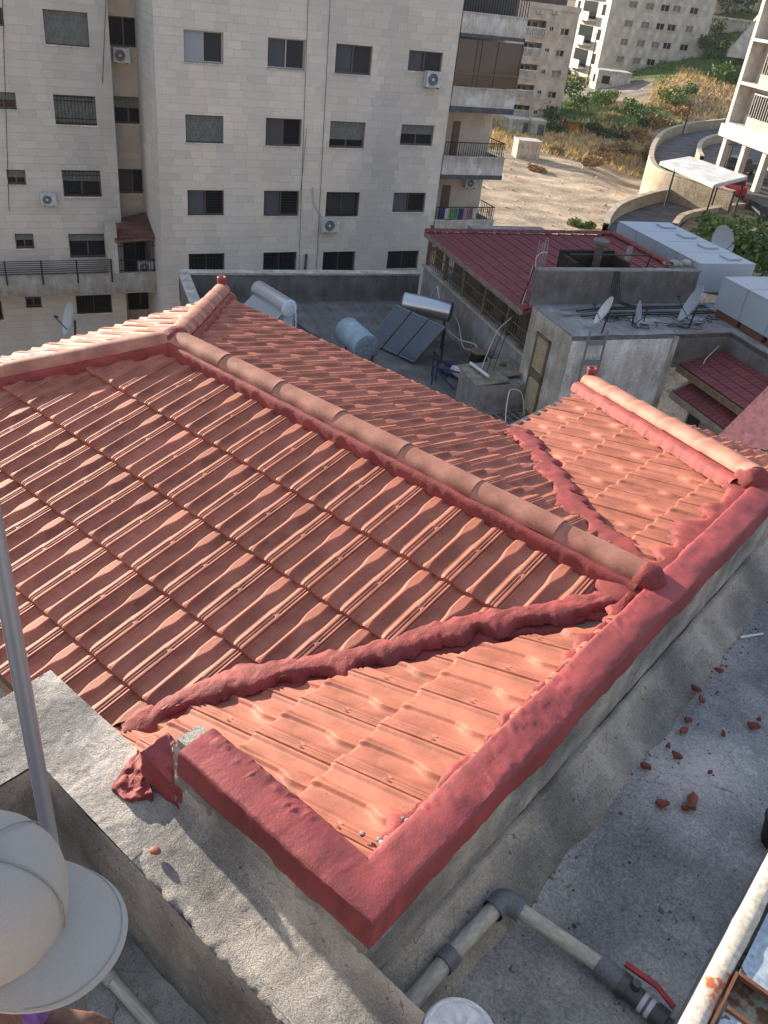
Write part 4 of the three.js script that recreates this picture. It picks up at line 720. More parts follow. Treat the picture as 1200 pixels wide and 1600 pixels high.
dish('satellite_dish', NP(15.2, -17.2, -5.6), 1.05, .62, V(.55, .35, .8), 'dark satellite dish standing behind the long tank row', dishD);
// dish by the far left of the hip end
{ const p = ray(113, 500).multiplyScalar(21).add(V(0, -.8, 0)); dish('satellite_dish', p, .8, .37, azv(238).setY(.3), 'satellite dish seen edge on behind the sunlit hip end', dishD); }
// pipes and cables on the block roof
{
  const r = rng(8), pb = thing('roof_pipe_run', 'black and grey pipes running across the flat roof to the tanks', 'pipes', NP(11, -14.2, -5.6));
  for (let i = 0; i < 6; i++) { const m = -14.75 + i * .11; part(pb, 'pipe', tube([NP(9.35 + r() * .6, m + .1, -5.56), NP(10.5, m + (r() - .5) * .06, -5.54), NP(11.6, m - .05, -5.55), NP(13.2, m - .08 + (r() - .5) * .05, -5.55)], .022 + (i % 2) * .008, 6, 24), i % 3 ? MM.cable : MM.grey); }
  for (let i = 0; i < 3; i++) part(pb, 'support', bar(NP(10.2 + i * .9, -14.0, -5.6), NP(10.2 + i * .9, -14.0, -5.33), .03, .03), M.iron);
  for (let i = 0; i < 16; i++) { const k = 9.8 + r() * 3, m = -14.2 + r() * .7, pts = []; let a = r() * 6; for (let j = 0; j < 7; j++) { pts.push(NP(k + Math.cos(a) * .25 * r() + j * .12 * (r() - .3), m + Math.sin(a) * .12, -5.575 + r() * .06)); a += 1 + r(); } const c = part(pb, 'cable', tube(pts, .010, 5, 40), MM.cable); }
  for (let i = 0; i < 5; i++) part(pb, 'cable', tube([NP(10.8 + i * .03, -15.0, -4.87), NP(10.78 + i * .05, -14.95, -5.2), NP(10.95 + i * .04, -14.85, -5.5), NP(11.3 + i * .1, -14.6, -5.56)], .012, 5, 20), MM.cable);
}
// small red roofs to the right
{
  const b = thing('small_red_roof_building', 'small pale building with two stepped dark red tile roofs', 'building', NP(12.5, -12, -11.5));
  part(b, 'upper_wall', [nb(11.46, -13.42, -6.35, 1.5, .12, .75), nb(12.82, -13.3, -6.6, .14, 3.4, 1.0)], MM.greyDark);
  part(b, 'coping', [nb(11.44, -13.45, -5.6, 1.54, .18, .03), nb(12.8, -13.27, -5.6, .2, 3.4, .03)], MM.grey);
  const A = [NP(11.72, -13.28, -6.28), NP(11.72, -10.6, -6.28), NP(12.82, -10.6, -6.02), NP(12.82, -13.28, -6.02)];
  layTiles(b, A, { geo: tileLow, mats: MM.roofRed, seed: 51, limit: 100, anchor: A[1] });
  part(b, 'roof_boarding', slab(A.map(p => p.clone().add(V(0, -.03, 0))), V(0, -.08, 0)), MM.roofRed[0]);
  part(b, 'fascia', nb(11.68, -13.28, -6.42, .05, 2.7, .13), tm([.30, .20, .13], T.stain, .8));
  const B = [NP(11.52, -13.0, -6.74), NP(11.52, -10.6, -6.74), NP(12.22, -10.6, -6.40), NP(12.22, -12.9, -6.40)];
  layTiles(b, B, { geo: tileLow, mats: MM.roofRed, seed: 52, limit: 100, anchor: B[1] });
  part(b, 'roof_boarding', slab(B.map(p => p.clone().add(V(0, -.03, 0))), V(0, -.08, 0)), MM.roofRed[0]);
  part(b, 'fascia', nb(11.47, -13.0, -6.88, .05, 2.4, .13), tm([.36, .30, .24], T.stain, .8));
  mortar(b, [NP(12.22, -12.92, -6.36), NP(12.22, -12.2, -6.36), NP(12.22, -11.4, -6.36), NP(12.22, -10.7, -6.36)], .10, .06, { name: 'white_mortar', seed: 61, m: MM.capWhite, amp: .03, n: 80, rag: .6 });
  part(b, 'verge_mortar', bar(NP(11.52, -12.99, -6.70), NP(12.2, -12.93, -6.37), .09, .05), MM.capWhite);
  part(b, 'wall', [nb(11.95, -12.4, -12, 1.0, 2.6, 5.18), nb(12.3, -13.2, -12, .5, .9, 5.6)], MM.greyLight);
  part(b, 'doorway', nb(12.25, -13.1, -8.6, .04, .8, 1.9), M.doorGlass);
}
// low shingled roof in front of them
{
  const a = onY(1113, 690, -5.4), d = onY(1213, 590, -5.4), dir = d.clone().sub(a).normalize(), side = V(-dir.z, 0, dir.x); if (side.x < 0) side.negate();
  const t = thing('lower_shingle_roof', 'finely lined purple red shingle roof below our roof hip', 'roof', a.clone().setY(-7));
  const sl = (i, w) => a.clone().addScaledVector(dir, i); const n = 44, Lr = a.distanceTo(d) + 1.6;
  const q0 = a.clone(), rise = .24;
  for (let i = 0; i < n; i++) { const w = .075, o = a.clone().addScaledVector(side, i * w).add(V(0, i * w * rise, 0)); part(t, 'shingle_course', slab([o, o.clone().addScaledVector(dir, Lr), o.clone().addScaledVector(dir, Lr).addScaledVector(side, w).add(V(0, w * rise - .014, 0)), o.clone().addScaledVector(side, w).add(V(0, w * rise - .014, 0))].map(p => p.addScaledVector(dir, -.9 * 0)), V(0, -.03, 0)), MM.shingle[i % 3]); }
  part(t, 'wall', pbox(a.clone().addScaledVector(side, .2).setY(-16), dir.clone().multiplyScalar(Lr), side.clone().multiplyScalar(3), V(0, 10.2, 0)), MM.greyLight);
}
// ---------- solar heaters and clutter on the low flat roof ----------
const hTank = (t, a, b, r, m, mEnd) => { part(t, 'tank', [rod(a, b, r, 36)], m); const d = b.clone().sub(a).normalize();
  for (const [p, s] of [[a, -1], [b, 1]]) { const g = new THREE.SphereGeometry(r, 32, 8, 0, 6.2832, 0, Math.PI / 2); g.scale(1, .28, 1); g.applyQuaternion(new THREE.Quaternion().setFromUnitVectors(V(0, 1, 0), d.clone().multiplyScalar(s))); g.translate(p.x, p.y, p.z); part(t, 'end_cap', g, mEnd || m); } };
{
  // three flat collectors with steel tank
  const t = thing('flat_plate_solar_heater', 'solar heater with three dark flat collectors and a bright steel tank', 'solar heater', NP(7.6, -18.1, -8));
  const tl = NP(7.42, -18.9, -7), tr = NP(8.16, -17.33, -7), bl = NP(6.73, -18.82, -7.9), br = NP(7.51, -17.41, -7.9);
  for (let i = 0; i < 3; i++) {
    const f = (s, v) => tl.clone().lerp(tr, s).lerp(bl.clone().lerp(br, s), v), s0 = i / 3 + .012, s1 = (i + 1) / 3 - .018, n = V().crossVectors(tr.clone().sub(tl), bl.clone().sub(tl)).normalize(); if (n.y < 0) n.negate();
    const c = part(t, 'collector', slab([f(s0, 0), f(s1, 0), f(s1, 1), f(s0, 1)], n.clone().multiplyScalar(-.1)), mat([.16, .17, .18], { roughness: .5, metalness: .4 }));
    part(c, 'glass', slab([f(s0 + .012, .015), f(s1 - .012, .015), f(s1 - .012, .985), f(s0 + .012, .985)].map(p => p.addScaledVector(n, .006)), n.clone().multiplyScalar(-.004)), MM.collector);
    part(c, 'rim', [bar(f(s0, 0).addScaledVector(n, .008), f(s1, 0).addScaledVector(n, .008), .03, .02), bar(f(s0, 1).addScaledVector(n, .008), f(s1, 1).addScaledVector(n, .008), .03, .02)], M.steel);
  }
  hTank(t, NP(7.68, -19.02, -6.98), NP(8.72, -18.42, -7.02), .36, MM.tankSteel, mat([.10, .12, .14], { roughness: .5 }));
  for (const [p, q] of [[NP(8.2, -17.4, -8), NP(8.15, -17.38, -7.05)], [NP(7.5, -18.9, -8), NP(7.46, -18.9, -7.05)], [NP(8.6, -18.4, -8), NP(8.6, -18.4, -7.2)]]) part(t, 'stand', bar(p, q, .05, .05), M.iron);
  part(t, 'pipe', [tube([NP(8.75, -18.4, -7.0), NP(8.95, -18.3, -7.3), NP(8.98, -17.9, -7.75), NP(9.0, -17.3, -7.6), NP(9.05, -16.6, -7.5), NP(9.05, -16.2, -7.9)], .022, 6, 40), tube([NP(8.2, -17.33, -7.05), NP(8.6, -17.4, -7.35), NP(8.95, -17.2, -7.4), NP(9.05, -16.8, -7.7), NP(9.02, -16.1, -8)], .02, 6, 40), tube([NP(8.6, -18.9, -6.9), NP(8.7, -19.4, -6.7), NP(8.72, -19.8, -7.2)], .02, 6, 20)], MM.pipeW);
}
{
  // evacuated tube heater
  const a = onY(404, 452, -6.72 * S2), b = onY(452, 482, -6.72 * S2), d = b.clone().sub(a).normalize(), s = V(-d.z, 0, d.x); if (s.x > 0) s.negate();
  const t = thing('tube_solar_heater', 'evacuated tube solar heater with long bright steel tank', 'solar heater', a.clone().setY(-8 * S2));
  hTank(t, a, b, .30, MM.tankSteel, mat([.50, .60, .68], { roughness: .45 }));
  const L = a.distanceTo(b);
  for (let i = 0; i < 18; i++) { const p = a.clone().addScaledVector(d, .08 + i * (L - .16) / 17).add(V(0, -.12, 0)).addScaledVector(s, .2); part(t, 'glass_tube', rod(p, p.clone().addScaledVector(s, 1.25).add(V(0, -1.05, 0)), .032, 8), i % 1 ? M.steel : mat([.45, .48, .52], { roughness: .3, metalness: .3 })); }
  part(t, 'stand', bar(a.clone().add(V(0, -.3, 0)), a.clone().setY(-8 * S2), .06, .06), MM.tankBlue); for (const e of [bar(b.clone().add(V(0, -.3, 0)), b.clone().setY(-8 * S2), .3, .3), bar(a.clone().addScaledVector(s, 1.4).setY(-8 * S2 + .3), b.clone().addScaledVector(s, 1.4).setY(-8 * S2 + .3), .08, .05), bar(b.clone().add(V(0, -.3, 0)), b.clone().addScaledVector(s, 1.4).setY(-8 * S2 + .2), .06, .06)]) part(t, 'stand', e, MM.tankBlue);
  part(t, 'pipe', tube([b.clone().add(V(.05, .1, 0)), b.clone().addScaledVector(d, .35).add(V(0, .2, 0)), b.clone().addScaledVector(d, .45).add(V(0, -.5, 0)), b.clone().addScaledVector(d, .4).add(V(0, -1.5, 0))], .018, 6, 24), MM.pipeW);
}
{
  // blue-grey tank with collectors half hidden by our eave
  const a = onY(543, 516, -7.3 * S2), b = onY(574, 545, -7.3 * S2); const t = thing('blue_tank_solar_heater', 'pale blue solar heater tank with collectors half hidden by the tiled eave', 'solar heater', a.clone().setY(-8 * S2));
  hTank(t, a, b, .46, MM.tankBlue, tm([.15, .22, .28], T.fineA, .6));
  const n = V(0, 1, 0);
  for (const [x0, y0, x1, y1] of [[463, 503, 492, 526], [493, 522, 524, 545], [525, 541, 552, 562]]) { const p = onY(x0, y0, -7.45 * S2), q = onY(x1, y1, -7.45 * S2), r = onY(x1 - 20, y1 + 22, -7.9 * S2), w = onY(x0 - 20, y0 + 22, -7.9 * S2); const c = part(t, 'collector', slab([p, q, r, w], V(0, -.1, 0)), mat([.30, .34, .38], { roughness: .5, metalness: .3 })); part(c, 'glass', slab([p, q, r, w].map(e => e.clone().add(V(0, .008, 0))), V(0, -.004, 0)), mat([.09, .12, .16], { roughness: .3 })); }
  part(t, 'stand', bar(b.clone().add(V(.2, -.2, 0)), b.clone().add(V(.2, 0, 0)).setY(-8 * S2), .06, .06), M.iron); part(t, 'stand', bar(a.clone().add(V(0, -.3, 0)), a.clone().setY(-8 * S2), .06, .06), M.iron);
}
{
  // concrete box with sheet lids
  const t = thing('concrete_box', 'grey concrete box with loose plywood lids on the flat roof', 'box', NP(8.4, -15.1, -8));
  part(t, 'box', [nb(7.85, -15.6, -8.6, 1.2, 1.0, 1.38)], MM.grey);
  part(t, 'lid', slab([NP(7.78, -15.66, -7.2), NP(8.6, -15.70, -7.17), NP(8.6, -14.62, -7.14), NP(7.76, -14.55, -7.2)], V(0, -.03, 0)), MM.ply);
  part(t, 'lid', slab([NP(8.55, -15.75, -7.15), NP(9.1, -15.7, -7.08), NP(9.1, -14.85, -7.08), NP(8.6, -14.8, -7.12)], V(0, -.03, 0)), MM.ply);
  part(t, 'pipe_offcut', rod(NP(8.05, -15.55, -7.12), NP(8.12, -14.75, -7.08), .05, 12), MM.pipeW);
  single('rubble_lump', lump(NP(8.75, -15.35, -7.1), .09, 3, 1.5, .6, 1), tm([.12, .11, .08], T.stain, .3), 'brown rubble lump on the plywood lid of the concrete box', 'rubble');
}
{
  const c = NP(8.85, -16.75, -8), r = .30, t = thing('oil_drum', 'black oil drum with rust brown lid against the veranda wall', 'drum', c);
  const pr = [[0, 0], [r, 0], [r, .28], [r * 1.03, .30], [r, .32], [r, .58], [r * 1.03, .60], [r, .62], [r, .88], [r * .98, .89]]; const g = new THREE.LatheGeometry(pr.map(p => new THREE.Vector2(...p)), 32); g.translate(c.x, c.y, c.z); part(t, 'body', g, M.black);
  part(t, 'lid', rod(c.clone().add(V(0, .885, 0)), c.clone().add(V(0, .91, 0)), r * 1.02, 32), tm([.34, .22, .17], T.stain, .5));
  // hose coil on the floor
  const h = thing('hose_coil', 'coil of dark blue hose lying by the oil drum', 'hose', NP(8.35, -17.0, -8)); for (let i = 0; i < 5; i++) { const pts = []; for (let k = 0; k <= 24; k++) { const w = k / 24 * 6.283; pts.push(NP(8.35, -17.0, -8).add(V(Math.cos(w) * (.42 + i * .03), .03 + i * .035, Math.sin(w) * (.42 + i * .03)))); } part(h, 'loop', tube(pts, .02, 6, 60), mat([.05, .07, .12], { roughness: .5 })); }
}
{
  // chair
  const o = NP(7.72, -16.8, -8), t = thing('metal_chair', 'old black metal chair with worn seat below the collectors', 'chair', o), w = .4, a = KD.clone().multiplyScalar(w), b = MD.clone().multiplyScalar(w), P = (i, j, y) => o.clone().addScaledVector(a, i).addScaledVector(b, j).add(V(0, y, 0));
  for (const [i, j] of [[0, 0], [1, 0], [0, 1], [1, 1]]) part(t, 'leg', rod(P(i, j, 0), P(i, j, .45), .018, 8), M.black);
  part(t, 'seat', slab([P(0, 0, .46), P(1, 0, .46), P(1, 1, .46), P(0, 1, .46)], V(0, -.03, 0)), tm([.14, .11, .09], T.stain, .3));
  part(t, 'backrest', [rod(P(0, 0, .45), P(-.1, 0, .95), .018, 8), rod(P(0, 1, .45), P(-.1, 1, .95), .018, 8), bar(P(-.1, 0, .9), P(-.1, 1, .9), .03, .1), bar(P(-.06, 0, .7), P(-.06, 1, .7), .03, .05)], M.black);
  // dark blue trestle frame and white cylinder
  const f = thing('blue_steel_frame', 'dark blue angle steel frame lying beyond the tiled eave', 'frame', NP(7.8, -16.2, -8)); const Q = (k, m, y) => NP(k, m, y);
  const bars = [[[7.55, -16.35, -7.55], [8.35, -15.75, -7.55]], [[7.55, -16.35, -7.55], [7.55, -16.35, -8]], [[7.75, -16.6, -7.5], [8.5, -16.0, -7.5]], [[7.55, -16.35, -7.55], [7.75, -16.6, -7.5]], [[8.35, -15.75, -7.55], [8.5, -16.0, -7.5]], [[8.35, -15.75, -7.55], [8.35, -15.75, -8]], [[8.5, -16.0, -7.5], [8.5, -16.0, -8]], [[7.75, -16.6, -7.5], [7.75, -16.6, -8]], [[8.35, -15.75, -8], [8.5, -16, -7.55]], [[7.6, -16.3, -7.6], [8.0, -16.0, -8]]];
  for (const [p, q] of bars) part(f, 'bar', bar(Q(...p), Q(...q), .05, .05), MM.blueFrame);
  const c = thing('water_cylinder', 'white gas water heater cylinder lying by the blue frame', 'cylinder', NP(8.3, -16.4, -8)); hTank(c, NP(8.28, -16.75, -7.82), NP(8.42, -16.15, -7.80), .19, tm([.62, .66, .70], T.fineA, .5, { roughness: .4 }));
  part(c, 'strap', rod(NP(8.36, -16.42, -7.81), NP(8.37, -16.39, -7.81), .195, 24), M.black);
}
{
  // wooden ladder lying in the gap by the louvre door
  const t = thing('gap_ladder', 'old wooden ladder bridging the gap below the louvre door', 'ladder', NP(8.6, -14.4, -8)); const wm = tm([.24, .21, .17], T.stain, .7);
  const a0 = NP(7.9, -14.2, -7.75), a1 = NP(9.0, -14.42, -7.75), b0 = NP(8.0, -13.75, -7.75), b1 = NP(9.1, -13.95, -7.75);
  part(t, 'rail', bar(a0, a1, .07, .09), wm); part(t, 'rail', bar(b0, b1, .07, .09), wm);
  for (let i = 0; i < 6; i++) { const s = (i + .5) / 6; part(t, 'rung', bar(a0.clone().lerp(a1, s), b0.clone().lerp(b1, s), .06, .05), wm); }
  const h = thing('white_hose', 'thin white hose arching over the gap below the louvre door', 'hose', NP(8.4, -13.9, -8)); part(h, 'hose', tube([NP(8.2, -13.6, -8.2), NP(8.22, -13.9, -7.5), NP(8.45, -14.3, -7.2), NP(8.75, -14.3, -7.3), NP(8.9, -14.2, -7.9)], .016, 6, 40), MM.pipeW);
  const cb = thing('hanging_cable', 'dark cables hanging from the parapet past the veranda grilles', 'cable', NP(8.9, -15, -8)); for (const [i, m] of [[0, MM.cable], [1, MM.cable], [2, MM.pipeW]]) part(cb, 'cable', tube([NP(8.95, -15.2 - i * .03, -4.85), NP(8.86, -15.3, -5.6 - i * .1), NP(8.7, -15.4 - i * .2, -6.5), NP(8.3 - i * .15, -15.0, -7.4), NP(8.15, -14.7, -8)], .014, 5, 40), m);
  const wc = thing('white_cable', 'white cable hanging from the tank roof across the small red roof', 'cable', NP(12.4, -13.2, -7)); part(wc, 'cable', tube([NP(12.75, -13.45, -5.56), NP(12.6, -13.3, -5.9), NP(12.2, -13.1, -6.1), NP(12.0, -12.9, -6.4)], .014, 5, 30), MM.pipeW);
  const rr = rng(12); for (let i = 0; i < 4; i++) single('parapet_stone', lump(NP(12.3 + i * .17, -15.3, -4.80 + rr() * .05), .11 + rr() * .05, i, 1.2, .7, 1), MM.greyLight, 'loose grey stone lying along the edge of the red veranda roof', 'stone', 'loose stones by the grey parapet');
}
// ---------- apartment buildings ----------
const FM = {
  wallCore: tm([.50, .48, .435], T.fineA, 3), frameBrown: mat([.13, .095, .07], { roughness: .5 }), frameAlu: mat([.42, .40, .36], { roughness: .5, metalness: .2 }), glass: new THREE.MeshPhysicalMaterial({ color: lin(.02, .025, .03), roughness: .1, specularIntensity: .45 }), curtain: mat([.07, .08, .095], { roughness: .8 }),
  shutter: tm([.175, .19, .175], T.fineA, .6, { roughness: .7 }), room: mat([.30, .27, .24], { roughness: .95 }), bars: mat([.018, .018, .02], { roughness: .6 }), acWhite: tm([.62, .64, .66], T.fineA, .6, { roughness: .5 }), fan: mat([.05, .06, .075], { roughness: .6 }),
  band: tm([.12, .135, .16], T.stain, 1.2), panel: tm([.76, .75, .72], T.stain, 2.1), beige: tm([.62, .53, .44], T.fineA, 4), beige2: tm([.68, .60, .50], T.fineA, 4), whiteR: tm([.68, .64, .58], T.fineA, 3), glassWarm: mat([.10, .07, .05], { roughness: .05 }),
};
function plane(azF, pt) { const F = azv(azF), N = azv(azF + 90), D = pt.dot(N); return { F, N, D, P: (a, y, d = 0) => F.clone().multiplyScalar(a).addScaledVector(N, D + d).setY(y), px(x, y, d = 0) { const p = hit(x, y, N.clone().multiplyScalar(D + d), N); return [p.dot(F), p.y]; }, shift(d) { return plane(azF, N.clone().multiplyScalar(D + d)); } }; }
const box = (pl, a0, a1, y0, y1, d0, d1) => pbox(pl.P(a0, y0, d0), pl.F.clone().multiplyScalar(a1 - a0), V(0, y1 - y0, 0), pl.N.clone().multiplyScalar(d1 - d0));
const rect = (pl, [x0, y0, x1, y1], d = 0) => { const A = pl.px(x0, y0, d), B = pl.px(x1, y1, d); const am = pl.px(x0, (y0 + y1) / 2, d)[0], bm = pl.px(x1, (y0 + y1) / 2, d)[0]; const C = pl.px((x0 + x1) / 2, y0, d), E = pl.px((x0 + x1) / 2, y1, d); return { a0: am, a1: bm, y1: C[1], y0: E[1] }; };
// wall with openings, thickness inward
function wallHoles(pl, a0, a1, y0, y1, holes, t = .3) {
  const xs = [...new Set([a0, a1, ...holes.flatMap(h => [h.a0, h.a1])].filter(v => v >= a0 && v <= a1))].sort((p, q) => p - q), gs = [];
  for (let i = 0; i < xs.length - 1; i++) {
    const m = (xs[i] + xs[i + 1]) / 2; if (xs[i + 1] - xs[i] < 1e-4) continue; const hs = holes.filter(h => h.a0 < m && h.a1 > m).sort((p, q) => p.y0 - q.y0); let y = y0;
    for (const h of hs) { if (h.y0 > y) gs.push(box(pl, xs[i], xs[i + 1], y, h.y0, -t, 0)); y = Math.max(y, h.y1); }
    if (y < y1) gs.push(box(pl, xs[i], xs[i + 1], y, y1, -t, 0));
  }
  return gs;
}
// stone cladding: thin slabs laid in courses, cut round the openings
function cladding(parent, pl, a0, a1, y0, y1, holes, { hC = .30, l0 = .42, l1 = .85, seed = 1, col = [.60, .565, .50] }) {
  const r = rng(seed), list = []; let row = 0;
  for (let y = y0; y < y1 - .05; y += hC, row++) {
    let a = a0 - r() * l1; const g = .004;
    while (a < a1) {
      const L = l0 + r() * (l1 - l0); let rs = [[Math.max(a, a0) + g, Math.min(a + L, a1) - g, y + g, Math.min(y + hC, y1) - g]]; a += L;
      for (const h of holes) { const out = []; for (const [p, q, s, t] of rs) { if (q <= h.a0 || p >= h.a1 || t <= h.y0 || s >= h.y1) { out.push([p, q, s, t]); continue; } if (p < h.a0) out.push([p, h.a0, s, t]); if (q > h.a1) out.push([h.a1, q, s, t]); const c0 = Math.max(p, h.a0), c1 = Math.min(q, h.a1); if (t > h.y1) out.push([c0, c1, h.y1, t]); if (s < h.y0) out.push([c0, c1, s, h.y0]); } rs = out; }
      const tone = r(), d = .008 + r() * .008; for (const e of rs) if (e[1] - e[0] > .02 && e[3] - e[2] > .02) list.push([...e, tone, d]);
    }
  }
  const im = new THREE.InstancedMesh(new THREE.BoxGeometry(1, 1, 1), mat([1, 1, 1], { roughness: .9 }), list.length), m = new THREE.Matrix4(), c = new THREE.Color(), off = V(); let t = parent; while (t && t !== scene) { off.add(t.position); t = t.parent; }
  const band = (y) => 1; list.forEach(([p, q, s, tt, tone, d], i) => {
    const ce = pl.P((p + q) / 2, (s + tt) / 2, d / 2).sub(off); m.makeBasis(pl.F.clone().multiplyScalar(q - p), V(0, tt - s, 0), pl.N.clone().multiplyScalar(d)); m.setPosition(ce); im.setMatrixAt(i, m);
    let run = 0; for (const h of holes) if (p > h.a0 - .5 && p < h.a1 + .3 && s < h.y0 && s > h.y0 - 1.6) run = Math.max(run, (1 - (h.y0 - s) / 1.6) * clamp(.4 + n3(p * 1.7, seed, h.y0) * .8)); const st = fbm(p * .35 + seed, s * .12, 3, 4) - run * .35, st2 = fbm(p * 1.1, s * .25 + seed, 9, 3), k = (.93 + tone * .095) * (1 + st * .30 + st2 * .16), w = clamp(.5 + st * 1.2); c.setRGB(col[0] * k * lerp(.97, 1.02, w), col[1] * k, col[2] * k * lerp(.92, 1.04, 1 - w * .6)); im.setColorAt(i, c);
  });
  im.name = 'stone_cladding'; im.userData.kind = 'stuff'; im.castShadow = im.receiveShadow = true; parent.add(im);
}
function shutterGeo(pl, a0, a1, y0, y1, d) { const g = [], n = Math.max(3, Math.round((y1 - y0) / .075)); for (let i = 0; i < n; i++) { const s = y0 + (y1 - y0) * i / n, e = y0 + (y1 - y0) * (i + 1) / n; g.push([pl.P(a0, s, d), pl.P(a1, s, d), pl.P(a1, s + (e - s) * .6, d + .014), pl.P(a0, s + (e - s) * .6, d + .014)], [pl.P(a0, s + (e - s) * .6, d + .014), pl.P(a1, s + (e - s) * .6, d + .014), pl.P(a1, e, d), pl.P(a0, e, d)]); } return quadsGeo(g); }
function windowAt(parent, pl, h, type, o = {}) {
  const w = subgroup(parent, 'window'), { a0, a1, y0, y1 } = h, am = lerp(a0, a1, o.split ?? .5), fm = o.fm || FM.frameBrown, f = .055;
  part(w, 'room', [box(pl, a0 - .02, a1 + .02, y0 - .02, y1 + .02, -.75, -.70), box(pl, a0 - .02, a0, y0, y1, -.7, -.28), box(pl, a1, a1 + .02, y0, y1, -.7, -.28), box(pl, a0, a1, y1, y1 + .02, -.7, -.28), box(pl, a0, a1, y0 - .02, y0, -.7, -.28)], FM.room);
  part(w, 'frame', [box(pl, a0, a1, y1 - f, y1, -.2, -.13), box(pl, a0, a1, y0, y0 + f, -.2, -.13), box(pl, a0, a0 + f, y0 + f, y1 - f, -.2, -.13), box(pl, a1 - f, a1, y0 + f, y1 - f, -.2, -.13), box(pl, am - f / 2, am + f / 2, y0 + f, y1 - f, -.19, -.135)], fm);
  part(w, 'sill', box(pl, a0 - .05, a1 + .05, y0 - .06, y0, -.12, .05), FM.panel);
  part(w, 'pane', box(pl, a0 + f, am - f / 2, y0 + f, y1 - f, -.175, -.165), FM.glass); part(w, 'pane', box(pl, am + f / 2, a1 - f, y0 + f, y1 - f, -.165, -.155), FM.glass);
  if (o.curtain !== false && type === 'g') part(w, 'curtain', box(pl, a0 + f, lerp(a0, a1, o.cw ?? .46), y0 + f, y1 - f, -.152, -.147), o.cm || FM.curtain);
  const sh = type === 's' ? 1 : type === 'h' ? (o.down ?? .5) : 0;
  if (sh) part(w, 'shutter', shutterGeo(pl, a0 + .02, a1 - .02, lerp(y1, y0, sh) + .02, y1, -.11), FM.shutter);
  if (type === 'b' || o.bars) { const n = Math.round((a1 - a0) / .14); for (let i = 1; i < n; i++) part(w, 'grille_bar', box(pl, lerp(a0, a1, i / n) - .010, lerp(a0, a1, i / n) + .010, y0 + .02, y1 - .02, -.08, -.06), FM.bars); for (const s of [.06, .2, .8, .94]) part(w, 'grille_rail', box(pl, a0, a1, lerp(y0, y1, s) - .012, lerp(y0, y1, s) + .012, -.085, -.06), FM.bars); }
  if (o.hbars) { const n = 9; for (let i = 1; i < n; i++) part(w, 'grille_bar', box(pl, am, a1 - .03, lerp(y0, y1, i / n) - .012, lerp(y0, y1, i / n) + .012, -.10, -.08), FM.bars); }
  return w;
}
function acUnit(pl, [x0, y0, x1, y1], label, d = .06, side = 1) {
  const { a0, a1, y0: b0, y1: b1 } = rect(pl, [x0, y0, x1, y1], d + .3); const c = pl.P((a0 + a1) / 2, b0, d), t = thing('air_conditioner', label, 'air conditioner', c, 'outdoor air conditioner units');
  part(t, 'case', box(pl, a0, a1, b0, b1, d, d + .32), FM.acWhite); const fc = lerp(a0, a1, .40), r = (b1 - b0) * .40, cy = (b0 + b1) / 2;
  const disc = (R, z, w, m, nm, par = t) => { const g = rod(pl.P(fc, cy, z), pl.P(fc, cy, z + w), R, 28); return part(par, nm, g, m); };
  const fan = disc(r, d + .322, .006, FM.fan, 'fan_grille'); disc(r * .28, d + .329, .006, FM.acWhite, 'hub', fan);
  for (let i = 1; i <= 3; i++) { const g = new THREE.TorusGeometry(r * (.3 + i * .22), .008, 5, 28); g.applyQuaternion(new THREE.Quaternion().setFromUnitVectors(V(0, 0, 1), pl.N)); const p = pl.P(fc, cy, d + .335); g.translate(p.x, p.y, p.z); part(fan, 'guard_ring', g, M.steel); }
  part(t, 'bracket', box(pl, a0 + .1, a0 + .14, b0 - .05, b0, d - .06, d + .3), M.iron); part(t, 'bracket', box(pl, a1 - .14, a1 - .1, b0 - .05, b0, d - .06, d + .3), M.iron);
  return t;
}
